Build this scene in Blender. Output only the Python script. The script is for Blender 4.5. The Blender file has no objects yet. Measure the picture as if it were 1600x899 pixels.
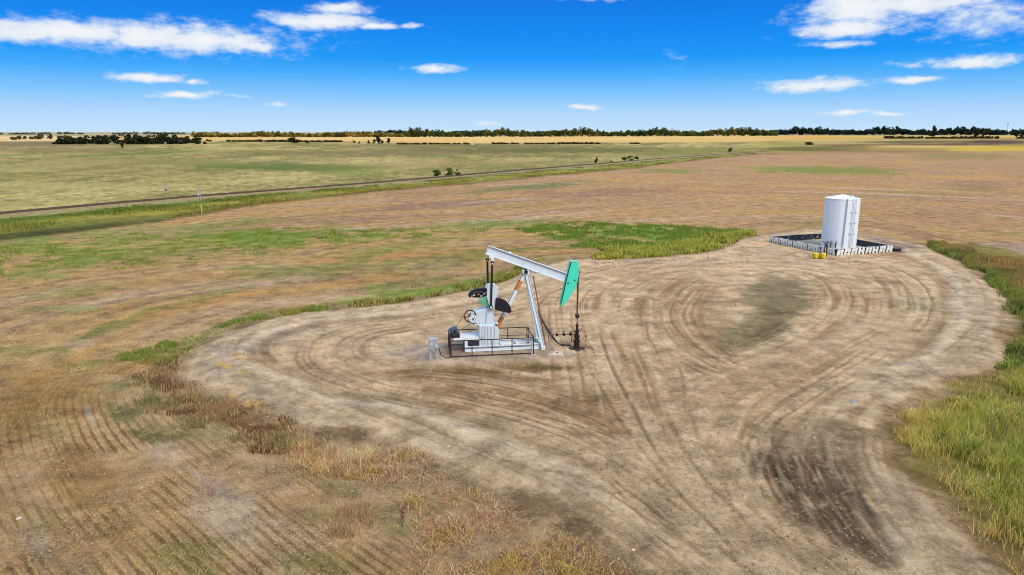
import bpy, math, random
import numpy as np
random.seed(7); rng = np.random.default_rng(7)
C = bpy.context.scene.collection
# ------------------------------------------------------------------ camera, sky, sun, exposure
F = 1120.0; H = 15.0; PITCH = math.atan((449.5-206.5)/F)
cam = bpy.data.cameras.new('camera'); cam.sensor_width = 36; cam.lens = 36*F/1600
cam.clip_start = .5; cam.clip_end = 120000
co = bpy.data.objects.new('camera', cam); C.objects.link(co)
co.location = (0, 0, H); co.rotation_euler = (math.pi/2-PITCH, 0, 0)
S = bpy.context.scene; S.camera = co
S.view_settings.view_transform = 'Standard'; S.view_settings.look = 'None'
S.render.engine = 'CYCLES'; S.cycles.filter_width = .95
S.view_settings.exposure = 0; S.view_settings.gamma = 1
SUN_EL, SUN_AZ = math.radians(46), math.radians(150)      # azimuth clockwise from +Y (the view direction)
def lin(c): return tuple(((x/255+.055)/1.055)**2.4 if x > 10 else x/255/12.92 for x in c)
def ray(px, py):
    x = (px-800)/F; y = -(py-449.5)/F
    return (x, math.cos(PITCH)+y*math.sin(PITCH), -math.sin(PITCH)+y*math.cos(PITCH))
def at(px, py, z=0.):
    r = ray(px, py); t = (z-H)/r[2]
    return (r[0]*t, r[1]*t)

W = bpy.data.worlds.new("World"); S.world = W; W.use_nodes = True
def build_world():
    nt = W.node_tree; N = nt.nodes; N.clear(); LK = nt.links
    def nd(t, **k):
        n = N.new(t)
        for a, b in k.items(): setattr(n, a, b)
        return n
    def inp(s, v):
        if isinstance(v, bpy.types.NodeSocket): LK.new(v, s)
        else: s.default_value = v
    def m(op, a, b=0., c=0., clamp=False):
        n = nd('ShaderNodeMath', operation=op, use_clamp=clamp)
        for s, v in zip(n.inputs, (a, b, c)): inp(s, v)
        return n.outputs[0]
    def vm(op, a, b=(0, 0, 0)):
        n = nd('ShaderNodeVectorMath', operation=op); inp(n.inputs[0], a); inp(n.inputs[1], b)
        return n.outputs['Value'] if op == 'LENGTH' else n.outputs[0]
    def mix(f, a, b):
        n = nd('ShaderNodeMix', data_type='RGBA')
        inp(n.inputs[0], f); inp(n.inputs[6], a); inp(n.inputs[7], b); return n.outputs[2]
    tc = nd('ShaderNodeTexCoord'); sep = nd('ShaderNodeSeparateXYZ'); LK.new(tc.outputs['Generated'], sep.inputs[0])
    x, y, z = sep.outputs
    az = m('ARCTAN2', x, y); el = m('ARCSINE', z)
    cmb = nd('ShaderNodeCombineXYZ'); LK.new(az, cmb.inputs[0]); LK.new(el, cmb.inputs[1]); uv = cmb.outputs[0]
    def noise(v, sc, det, rough=.55):
        n = nd('ShaderNodeTexNoise'); inp(n.inputs['Vector'], v); n.inputs['Scale'].default_value = sc
        n.inputs['Detail'].default_value = det; n.inputs['Roughness'].default_value = rough; return n
    stretched = vm('MULTIPLY', uv, (1, 2.2, 1))
    w1 = noise(stretched, 18, 4)
    warp = vm('MULTIPLY', vm('SUBTRACT', w1.outputs['Color'], (.5, .5, .5)), (.055, .014, 0))
    uvw = vm('ADD', uv, warp)
    n1 = noise(stretched, 42, 7, .62).outputs['Fac']
    clouds = [(95,50,150,15,1),(235,55,60,17,1),(315,64,105,15,1),(400,73,40,7,.9),(310,42,28,5,.5),
      (505,34,85,12,1),(530,14,45,9,.85),(585,42,40,6,.9),(455,32,50,9,.8),(640,42,20,4,.5),(682,106,44,6,.85),
      (230,121,48,7,.95),(300,128,18,4,.7),(290,149,42,6,.95),(368,152,22,3,.5),(428,161,16,4,.55),
      (765,193,24,4,.6),(912,167,34,5,.8),(1275,133,70,9,.95),(1320,44,66,12,1),(1335,12,72,20,1),(1430,6,105,13,1),
      (1545,28,95,24,.5),(1310,69,45,5,.6),(1417,124,36,5,.85),(1520,97,56,8,.95),(1322,175,34,5,.85),
      (1390,178,20,4,.7),(930,-6,70,7,.5),(1055,88,14,8,.12),(1430,101,20,4,.4),(255,58,190,22,.6),(1360,24,100,24,.5)]
    M = None
    for (px, py, rx, ry, d) in clouds:
        r = ray(px, py); l = math.sqrt(sum(c*c for c in r))
        u0 = math.atan2(r[0], r[1]); v0 = math.asin(r[2]/l)
        q = vm('MULTIPLY', vm('SUBTRACT', uvw, (u0, v0, 0)), (F/(rx*1.25), F/(ry*1.35), 0))
        d1 = m('MULTIPLY', m('SUBTRACT', 1, vm('LENGTH', q)), d)
        M = d1 if M is None else m('MAXIMUM', M, d1)
    dens = m('ADD', m('MAXIMUM', M, -.6), m('MULTIPLY', m('SUBTRACT', n1, .5), 1.15))
    mr = nd('ShaderNodeMapRange', interpolation_type='SMOOTHSTEP'); inp(mr.inputs[0], dens)
    mr.inputs[1].default_value = .0; mr.inputs[2].default_value = .66
    # the rest of the sky, above and behind the picture: unseen broken cloud, brightened overhead to lift the fill light
    pl = vm('MULTIPLY', tc.outputs['Generated'], (1, 1, 1))
    zz = m('ADD', m('ABSOLUTE', z), .25)
    dv = nd('ShaderNodeCombineXYZ'); inp(dv.inputs[0], m('DIVIDE', x, zz)); inp(dv.inputs[1], m('DIVIDE', y, zz))
    n2 = noise(dv.outputs[0], 1.7, 5, .55).outputs['Fac']
    mr2 = nd('ShaderNodeMapRange', interpolation_type='SMOOTHSTEP'); inp(mr2.inputs[0], n2)
    mr2.inputs[1].default_value = .34; mr2.inputs[2].default_value = .54
    up = nd('ShaderNodeMapRange', interpolation_type='SMOOTHSTEP'); inp(up.inputs[0], el)
    up.inputs[1].default_value = .21; up.inputs[2].default_value = .42
    hi = m('MULTIPLY', m('MULTIPLY', mr2.outputs[0], up.outputs[0]), .9)
    cover = m('MAXIMUM', m('MULTIPLY', mr.outputs[0], .96), hi)
    sky = nd('ShaderNodeTexSky', sky_type='NISHITA'); sky.sun_disc = False
    sky.sun_elevation = SUN_EL; sky.sun_rotation = SUN_AZ; sky.dust_density = .3; sky.ozone_density = 3
    ramp = nd('ShaderNodeValToRGB'); inp(ramp.inputs[0], m('MULTIPLY', el, 1/.6, clamp=True))
    cr = ramp.color_ramp
    stops = [(0, (198,227,252)), (.025/.6, (176,216,254)), (.05/.6, (126,196,254)), (.075/.6, (66,172,253)),
             (.095/.6, (14,152,250)), (.13/.6, (2,136,242)), (.177/.6, (0,116,226)), (.6/.6, (6,84,188))]
    while len(cr.elements) > 1: cr.elements.remove(cr.elements[-1])
    for k, (p, c) in enumerate(stops):
        e = cr.elements[0] if k == 0 else cr.elements.new(p)
        e.position = p; e.color = (*lin(c), 1)
    sk = nd('ShaderNodeMix', data_type='RGBA', blend_type='MULTIPLY')
    base = vm('SCALE', sky.outputs[0]); base.node.inputs['Scale'].default_value = .09
    grad = vm('SCALE', ramp.outputs[0]); grad.node.inputs['Scale'].default_value = 1.0
    col = mix(.97, base, grad)
    shade = nd('ShaderNodeMapRange'); inp(shade.inputs[0], dens); shade.inputs[1].default_value = .1; shade.inputs[2].default_value = .9
    ccol = mix(shade.outputs[0], (*lin((205,226,246)), 1), (*lin((247,247,248)), 1))
    cb = vm('SCALE', ccol); inp(cb.node.inputs['Scale'], m('ADD', 1., m('MULTIPLY', hi, .75)))
    col = mix(cover, col, cb)
    bg = nd('ShaderNodeBackground'); inp(bg.inputs[0], col); bg.inputs[1].default_value = 1.0
    out = nd('ShaderNodeOutputWorld'); LK.new(bg.outputs[0], out.inputs[0])
build_world()
sl = bpy.data.lights.new('sun', 'SUN'); sl.energy = 3.3; sl.angle = math.radians(28); sl.color = (1, .90, .75)
so = bpy.data.objects.new('sun', sl); C.objects.link(so); so.location = (60, 20, 80)
from mathutils import Vector, Matrix
sd = Vector((math.sin(SUN_AZ)*math.cos(SUN_EL), math.cos(SUN_AZ)*math.cos(SUN_EL), math.sin(SUN_EL)))
so.rotation_euler = sd.to_track_quat('Z', 'Y').to_euler()

# ------------------------------------------------------------------ helpers
K = (.78, .73, .67)          # sRGB as seen -> albedo
def alb(a):                    # numpy: seen colours (0..1 sRGB) -> albedo
    l = np.where(a > .04, ((np.clip(a, 0, 1)+.055)/1.055)**2.4, np.clip(a, 0, 1)/12.92)
    return l*np.array(K)
def mat(name, col, rough=.6, metal=0., var=.12, scale=3., rust=0., rustcol=(150,84,40), bump=0., streak=False, spec=.4):
    m = bpy.data.materials.new(name); m.use_nodes = True; nt = m.node_tree; N = nt.nodes; L = nt.links
    b = N['Principled BSDF']; b.inputs['Roughness'].default_value = rough; b.inputs['Metallic'].default_value = metal
    b.inputs['Specular IOR Level'].default_value = spec
    c = tuple(v*k for v, k in zip(lin(col), (.85, .85, .85)))
    tc = N.new('ShaderNodeTexCoord'); mp = N.new('ShaderNodeMapping'); L.new(tc.outputs['Object'], mp.inputs[0])
    mp.inputs['Scale'].default_value = (1, 1, .25) if streak else (1, 1, 1)
    n = N.new('ShaderNodeTexNoise'); n.inputs['Scale'].default_value = scale; n.inputs['Detail'].default_value = 5
    L.new(mp.outputs[0], n.inputs['Vector'])
    mx = N.new('ShaderNodeMix'); mx.data_type = 'RGBA'; L.new(n.outputs['Fac'], mx.inputs[0])
    mx.inputs[6].default_value = (*[v*(1-2*var) for v in c], 1); mx.inputs[7].default_value = (*[min(1, v*(1+1.4*var)) for v in c], 1)
    o = mx.outputs[2]
    if rust > 0:
        n2 = N.new('ShaderNodeTexNoise'); n2.inputs['Scale'].default_value = scale*.7; n2.inputs['Detail'].default_value = 6
        n2.inputs['Roughness'].default_value = .65
        L.new(mp.outputs[0], n2.inputs['Vector'])
        r = N.new('ShaderNodeMapRange'); L.new(n2.outputs['Fac'], r.inputs[0])
        r.inputs[1].default_value = .74-rust*.35; r.inputs[2].default_value = .80-rust*.30
        m2 = N.new('ShaderNodeMix'); m2.data_type = 'RGBA'; L.new(r.outputs[0], m2.inputs[0]); L.new(o, m2.inputs[6])
        m2.inputs[7].default_value = (*lin(rustcol), 1); o = m2.outputs[2]
    L.new(o, b.inputs['Base Color'])
    if bump:
        bp = N.new('ShaderNodeBump'); bp.inputs['Strength'].default_value = bump; L.new(n.outputs['Fac'], bp.inputs['Height'])
        L.new(bp.outputs[0], b.inputs['Normal'])
    return m
def attr_mat(name, rough=.9, trans=0., fine=0., bump=0.):
    m = bpy.data.materials.new(name); m.use_nodes = True; nt = m.node_tree; N = nt.nodes; L = nt.links
    b = N['Principled BSDF']; b.inputs['Roughness'].default_value = rough; b.inputs['Specular IOR Level'].default_value = .12
    a = N.new('ShaderNodeAttribute'); a.attribute_name = 'col'; o = a.outputs['Color']
    if fine or bump:
        g = N.new('ShaderNodeNewGeometry')
        n = N.new('ShaderNodeTexNoise'); n.inputs['Scale'].default_value = 10.; n.inputs['Detail'].default_value = 8; n.inputs['Roughness'].default_value = .82
        L.new(g.outputs['Position'], n.inputs['Vector'])
        n3 = N.new('ShaderNodeTexNoise'); n3.inputs['Scale'].default_value = .55; n3.inputs['Detail'].default_value = 8; n3.inputs['Roughness'].default_value = .7
        L.new(g.outputs['Position'], n3.inputs['Vector'])
        ad = N.new('ShaderNodeMath'); ad.operation = 'ADD'; L.new(n.outputs['Fac'], ad.inputs[0]); L.new(n3.outputs['Fac'], ad.inputs[1])
        r = N.new('ShaderNodeMapRange'); L.new(ad.outputs[0], r.inputs[0]); r.inputs[1].default_value = .80; r.inputs[2].default_value = 1.2
        r.inputs[3].default_value = 1-fine; r.inputs[4].default_value = 1+fine
        v = N.new('ShaderNodeVectorMath'); v.operation = 'SCALE'; L.new(o, v.inputs[0]); L.new(r.outputs[0], v.inputs['Scale']); o = v.outputs[0]
        bp = N.new('ShaderNodeBump'); bp.inputs['Strength'].default_value = bump; bp.inputs['Distance'].default_value = .12
        L.new(n.outputs['Fac'], bp.inputs['Height']); L.new(bp.outputs[0], b.inputs['Normal'])
    L.new(o, b.inputs['Base Color'])
    if trans:
        t = N.new('ShaderNodeBsdfTranslucent'); L.new(o, t.inputs[0]); mx = N.new('ShaderNodeMixShader'); mx.inputs[0].default_value = trans
        L.new(b.outputs[0], mx.inputs[1]); L.new(t.outputs[0], mx.inputs[2]); L.new(mx.outputs[0], N['Material Output'].inputs[0])
    return m
def tag(o, label=None, cat=None, group=None, kind=None):
    if label: o['label'] = label
    if cat: o['category'] = cat
    if group: o['group'] = group
    if kind: o['kind'] = kind
    return o
def empty(name, loc, rz=0.):
    o = bpy.data.objects.new(name, None); C.objects.link(o); o.location = loc; o.rotation_euler = (0, 0, rz); o.empty_display_size = .3; return o
class MB:
    def __init__(s): s.v = []; s.f = []
    def add(s, vs, fs):
        k = len(s.v); s.v += [tuple(p) for p in vs]; s.f += [tuple(i+k for i in f) for f in fs]; return s
    def box(s, x0, x1, y0, y1, z0, z1, M=None):
        vs = [Vector(p) for p in ((x0,y0,z0),(x1,y0,z0),(x1,y1,z0),(x0,y1,z0),(x0,y0,z1),(x1,y0,z1),(x1,y1,z1),(x0,y1,z1))]
        if M is not None: vs = [M @ p for p in vs]
        return s.add(vs, [(0,3,2,1),(4,5,6,7),(0,1,5,4),(1,2,6,5),(2,3,7,6),(3,0,4,7)])
    def bar(s, a, b, w, h, up=(0,0,1)):
        a = Vector(a); b = Vector(b); d = b-a; L = d.length; d.normalize(); up = Vector(up)
        if abs(d.dot(up)) > .98: up = Vector((0,1,0))
        sx = d.cross(up).normalized(); uz = sx.cross(d)
        M = Matrix((( d.x,sx.x,uz.x,a.x),(d.y,sx.y,uz.y,a.y),(d.z,sx.z,uz.z,a.z),(0,0,0,1)))
        return s.box(0, L, -w/2, w/2, -h/2, h/2, M)
    def tube(s, pts, r, n=8, r1=None, cap=True):
        pts = [Vector(p) for p in pts]; m_ = len(pts); k = len(s.v)
        t0 = (pts[1]-pts[0]).normalized(); ref = Vector((0,0,1)) if abs(t0.z) < .9 else Vector((1,0,0))
        for i, p in enumerate(pts):
            t = (pts[min(i+1, m_-1)]-pts[max(i-1, 0)]).normalized()
            a = t.cross(ref).normalized(); b = t.cross(a); rr = r if r1 is None else r+(r1-r)*i/(m_-1)
            for j in range(n):
                q = 2*math.pi*j/n; s.v.append(tuple(p+a*math.cos(q)*rr+b*math.sin(q)*rr))
        for i in range(m_-1):
            for j in range(n):
                s.f.append((k+i*n+j, k+i*n+(j+1) % n, k+(i+1)*n+(j+1) % n, k+(i+1)*n+j))
        if cap: s.f.append(tuple(k+j for j in range(n))[::-1]); s.f.append(tuple(k+(m_-1)*n+j for j in range(n)))
        return s
    def disc_y(s, c, r, y0, y1, n=20): return s.tube([(c[0], y0, c[1]), (c[0], y1, c[1])], r, n)
    def prism(s, poly, y0, y1):           # poly of (x,z), extruded along y
        n = len(poly); vs = [(x, y0, z) for x, z in poly]+[(x, y1, z) for x, z in poly]
        return s.add(vs, [tuple(range(n)), tuple(range(2*n-1, n-1, -1))]+[(i, i+n, (i+1) % n+n, (i+1) % n) for i in range(n)])
    def lathe(s, prof, c=(0,0), n=32):
        k = len(s.v); m_ = len(prof)
        for (r, z) in prof:
            for j in range(n): q = 2*math.pi*j/n; s.v.append((c[0]+r*math.cos(q), c[1]+r*math.sin(q), z))
        for i in range(m_-1):
            for j in range(n): s.f.append((k+i*n+j, k+i*n+(j+1) % n, k+(i+1)*n+(j+1) % n, k+(i+1)*n+j))
        s.f.append(tuple(k+j for j in range(n))[::-1]); s.f.append(tuple(k+(m_-1)*n+j for j in range(n)))
        return s
    def ring_y(s, c, R, r, y, n=24, k=6):
        pts = [(c[0]+R*math.cos(2*math.pi*i/n), y, c[1]+R*math.sin(2*math.pi*i/n)) for i in range(n+1)]
        for i in range(n): s.bar(pts[i], pts[i+1], r, r, (0,1,0))
        return s
    def mesh(s, name, m):
        me = bpy.data.meshes.new(name); me.from_pydata(s.v, [], s.f); me.validate(); me.update()
        import bmesh
        bm = bmesh.new(); bm.from_mesh(me); bmesh.ops.recalc_face_normals(bm, faces=bm.faces); bm.to_mesh(me); bm.free()
        me.materials.append(m); return me
    def build(s, name, m, parent=None, smooth=False, bevel=0.):
        me = s.mesh(name, m)
        if smooth:
            me.set_sharp_from_angle(angle=math.radians(40)) if hasattr(me, 'set_sharp_from_angle') else None
        o = bpy.data.objects.new(name, me); C.objects.link(o); o.parent = parent
        if bevel:
            b = o.modifiers.new('bevel', 'BEVEL'); b.width = bevel; b.segments = 2; b.limit_method = 'ANGLE'
        return o
def fast_mesh(name, V, Fc, col, m, parent=None, smooth=False):
    """V (n,3) float, Fc (k,3 or 4) int, col (n,3) per vertex"""
    me = bpy.data.meshes.new(name); n = len(V); k, q = Fc.shape
    me.vertices.add(n); me.vertices.foreach_set('co', np.ascontiguousarray(V, dtype=np.float32).ravel())
    me.loops.add(k*q); me.loops.foreach_set('vertex_index', np.ascontiguousarray(Fc, dtype=np.int32).ravel())
    me.polygons.add(k); me.polygons.foreach_set('loop_start', np.arange(0, k*q, q, dtype=np.int32))
    me.polygons.foreach_set('use_smooth', np.full(k, smooth))
    me.update(calc_edges=True)
    if col is not None:
        a = me.attributes.new('col', 'FLOAT_COLOR', 'POINT')
        a.data.foreach_set('color', np.concatenate([col, np.ones((n, 1))], 1).astype(np.float32).ravel())
    me.materials.append(m)
    o = bpy.data.objects.new(name, me); C.objects.link(o); o.parent = parent; return o

# ------------------------------------------------------------------ numpy noise and fields
def _h(i, j, seed):
    n = (i.astype(np.int64)*374761393 + j.astype(np.int64)*668265263 + seed*1442695041) & 0xffffffff
    n = ((n ^ (n >> 13))*1274126177) & 0xffffffff
    return ((n ^ (n >> 16)) & 0xffff)/32767.5-1
def vnoise(x, y, seed=0):
    i = np.floor(x); j = np.floor(y); u = x-i; v = y-j; u = u*u*(3-2*u); v = v*v*(3-2*v)
    i = i.astype(np.int64); j = j.astype(np.int64)
    a = _h(i, j, seed); b = _h(i+1, j, seed); c = _h(i, j+1, seed); d = _h(i+1, j+1, seed)
    return a+(b-a)*u+(c-a)*v+(a-b-c+d)*u*v
def fbm(x, y, wl, octv=4, seed=0, foot=None, gain=.55):
    s = 0; a = 1; t = 0
    for k in range(octv):
        w = 1 if foot is None else np.clip(wl/(foot*1.2)-.6, 0, 1)
        ca, sa = math.cos(k*1.3+seed), math.sin(k*1.3+seed)
        s = s + a*w*vnoise((x*ca-y*sa)/wl+17.3*k, (x*sa+y*ca)/wl-9.1*k, seed+k*31); t += a; a *= gain; wl *= .48
    return s/t*1.5
def sst(a, b, x):
    t = np.clip((x-a)/(b-a), 0, 1); return t*t*(3-2*t)
def polyline(X, Y, pts, closed=False):
    """signed distance (left of travel positive for open, inside negative for closed) and arclength of the foot point"""
    pts = np.array(pts, float)
    if closed: pts = np.vstack([pts, pts[:1]])
    best = np.full(X.shape, 1e18); sg = np.ones(X.shape); arc = np.zeros(X.shape); L = 0; inside = np.zeros(X.shape, bool)
    for a, b in zip(pts[:-1], pts[1:]):
        d = b-a; l = math.hypot(*d)
        t = np.clip(((X-a[0])*d[0]+(Y-a[1])*d[1])/(l*l), 0, 1)
        dx = X-a[0]-t*d[0]; dy = Y-a[1]-t*d[1]; q = dx*dx+dy*dy; m_ = q < best
        best = np.where(m_, q, best); arc = np.where(m_, L+t*l, arc); sg = np.where(m_, np.sign(d[0]*dy-d[1]*dx), sg); L += l
        if closed:
            c = ((a[1] > Y) != (b[1] > Y)) & (X < (b[0]-a[0])*(Y-a[1])/(b[1]-a[1]+1e-12)+a[0]); inside ^= c
    D = np.sqrt(best)
    return (np.where(inside, -D, D) if closed else D*sg), arc
def smooth_pts(p, n=4, closed=False):
    p = [tuple(q) for q in p]; out = []
    for i in range(len(p) if closed else len(p)-1):
        g = lambda k: np.array(p[k % len(p)] if closed else p[max(0, min(len(p)-1, k))])
        a, b, c, d = g(i-1), g(i), g(i+1), g(i+2)
        for k in range(n):
            t = k/n; out.append(tuple(.5*(2*b+(c-a)*t+(2*a-5*b+4*c-d)*t*t+(3*b-a-3*c+d)*t**3)))
    if not closed: out.append(p[-1])
    return out
def topix(X, Y):
    """ground point -> where the photograph shows it (used to read colours off the photograph)"""
    A = np.arctan2(X, Y); R = np.hypot(X, Y); A = np.clip(A, -.87, .87); X = R*np.sin(A); Y = R*np.cos(A)
    dep = Y*math.cos(PITCH)+H*math.sin(PITCH); upv = Y*math.sin(PITCH)-H*math.cos(PITCH)
    dep = np.maximum(dep, 4)
    return 800+F*X/dep, 449.5-F*upv/dep
PAD = [(298,575),(312,548),(345,525),(400,505),(470,492),(520,486),(600,478),(680,465),(740,453),(790,440),(830,424),(862,412),
 (905,405),(935,407),(1000,405),(1060,400),(1105,395),(1140,385),(1165,374),(1200,367),(1300,359),(1400,377),(1440,385),(1480,403),
 (1520,424),(1550,450),(1565,480),(1572,510),(1568,540),(1560,565),(1540,580),(1500,592),(1460,605),(1420,625),(1390,650),(1375,680),
 (1385,705),(1415,745),(1460,790),(1510,840),(1560,885),(1600,925),(1640,980),(1130,985),(1060,930),(1000,890),(920,838),(830,786),
 (740,744),(690,718),(620,692),(540,672),(480,662),(430,650),(390,632),(350,612),(315,595)]
PADW = smooth_pts([at(*p) for p in PAD], 3, True)
EDGE_X = [-400,0,250,400,600,800,1000,1100,1190,1300,1450,1600,2000]        # far edge of the brown field
EDGE_Y = [410,376,347,321,299,281,262,249,241,240,238,236,232]
RAIL_PX = [(-300,362),(0,337.8),(156,323.4),(312,309.7),(500,295),(640,283.7),(740,274.4),(865,263.7),(965,255.3),(1040,248.9),(1130,242.2),(1200,237.8)]
RX = [p[0] for p in RAIL_PX]; RY = [p[1] for p in RAIL_PX]

ROWW = smooth_pts([at(*p) for p in [(640,985),(520,895),(400,800),(290,715),(225,650),(210,605),(262,562),(400,510),(600,468),(800,425),(1000,385)]], 4)
TRK = [  # wheel tracks on the pad: (points, half width m, strength)
 ([(1330,960),(1180,862),(1050,775),(930,700),(820,655),(700,628),(600,606),(525,583),(492,557),(505,530),(560,511),(640,498),(720,488),(800,470),(860,440),(950,415),(1050,405)], 2.6, 1.),
 ([(1150,960),(1000,845),(880,765),(760,705),(640,655),(540,612),(440,575),(405,548),(425,524),(520,502),(620,487),(760,460)], 1.8, .8),
 ([(1300,960),(1180,880),(1080,795),(1010,705),(975,620),(945,545),(925,490),(935,452),(990,427),(1100,407),(1200,400),(1300,408)], 3.2, .9),
 ([(1250,950),(1190,830),(1168,740),(1185,682),(1245,640),(1330,590),(1400,545),(1450,500),(1440,450),(1380,415),(1290,400)], 3.0, 1.),
 ([(1480,960),(1400,870),(1335,780),(1305,705),(1325,645),(1400,595),(1500,545),(1545,490),(1525,440),(1450,408),(1380,400)], 2.4, .8),
 ([(1120,575),(1062,540),(1036,488),(1086,438),(1190,418),(1292,430),(1335,468),(1300,520),(1220,560),(1140,590),(1060,640),(1020,700)], 3.0, .55),
 ([(1420,960),(1310,900),(1180,800),(1090,720),(1040,650),(1010,580),(990,520),(990,470)], 2.4, .9),
 ([(1060,960),(1010,900),(1120,900),(1160,850),(1130,760),(1110,700),(1130,640),(1220,580),(1320,540)], 2.0, .01),
 ([(1390,960),(1290,880),(1200,790),(1150,720),(1150,660),(1200,610),(1290,565),(1380,520)], 2.6, .95),
 ([(640,600),(760,612),(860,640),(940,680),(1010,740),(1090,830)], 3.0, 1.0),
]
RUTS = [  # single wheel ruts: (points, half width m, strength)
 ([(1168,672),(1174,720),(1188,765),(1222,820),(1268,868),(1330,925)], .13, 1.3), ([(1184,676),(1190,722),(1206,765),(1240,815),(1290,862),(1350,915)], .10, .9),
 ([(1340,556),(1262,604),(1200,648),(1170,690),(1160,740)], .14, .8), ([(1400,548),(1300,604),(1225,650),(1190,690)], .12, .7),
 ([(935,520),(955,570),(985,630),(1015,690),(1045,735)], .20, 1.2), ([(905,550),(935,600),(965,650),(1000,700),(1060,770),(1140,850),(1210,930)], .14, .8),
 ([(1010,560),(1040,640),(1080,720),(1150,800),(1240,885),(1300,950)], .16, .7), ([(1060,560),(1075,640),(1105,710),(1160,780),(1230,850),(1310,930)], .15, .6),
 ([(500,600),(600,628),(720,655),(840,690),(930,730),(1010,790),(1090,860)], .12, 1.), ([(540,585),(650,612),(770,640),(880,672),(970,712),(1060,780)], .13, 1.),
 ([(660,610),(780,634),(900,664),(1000,700)], .10, .9), ([(700,600),(820,624),(930,655),(1000,684)], .10, .8), ([(760,596),(860,614),(950,640),(1005,670)], .09, .7),
 ([(700,690),(790,722),(880,762),(960,810),(1040,870),(1110,930)], .16, .9), ([(740,680),(840,716),(930,760),(1010,815),(1080,870)], .12, .7), ([(620,650),(720,690),(830,740),(930,800)], .12, .6),
 ([(820,625),(900,622),(980,616)], .08, .8), ([(840,638),(920,634),(985,630)], .08, .7), ([(800,606),(880,604),(960,600)], .08, .6),
 ([(1290,640),(1282,690),(1310,760),(1370,840),(1440,920)], .14, .8), ([(1320,630),(1312,690),(1345,760),(1410,840),(1480,915)], .12, .7),
 ([(1530,500),(1480,548),(1400,596),(1340,640),(1315,690)], .16, .8), ([(470,560),(480,590),(520,620),(600,650)], .12, .7), ([(490,550),(500,580),(545,608),(630,636)], .12, .7),
 ([(1240,700),(1262,740),(1300,800),(1350,860)], .09, .8), ([(1265,700),(1290,745),(1330,805),(1385,865)], .09, .7), ([(1215,705),(1235,750),(1275,810),(1325,870)], .08, .7)]
def brush(PX, PY, cx, cy, rx, ry, rot=0):
    a = math.radians(rot); dx = PX-cx; dy = PY-cy
    u = (dx*math.cos(a)+dy*math.sin(a))/rx; v = (-dx*math.sin(a)+dy*math.cos(a))/ry
    return 1-np.sqrt(u*u+v*v)
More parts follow.
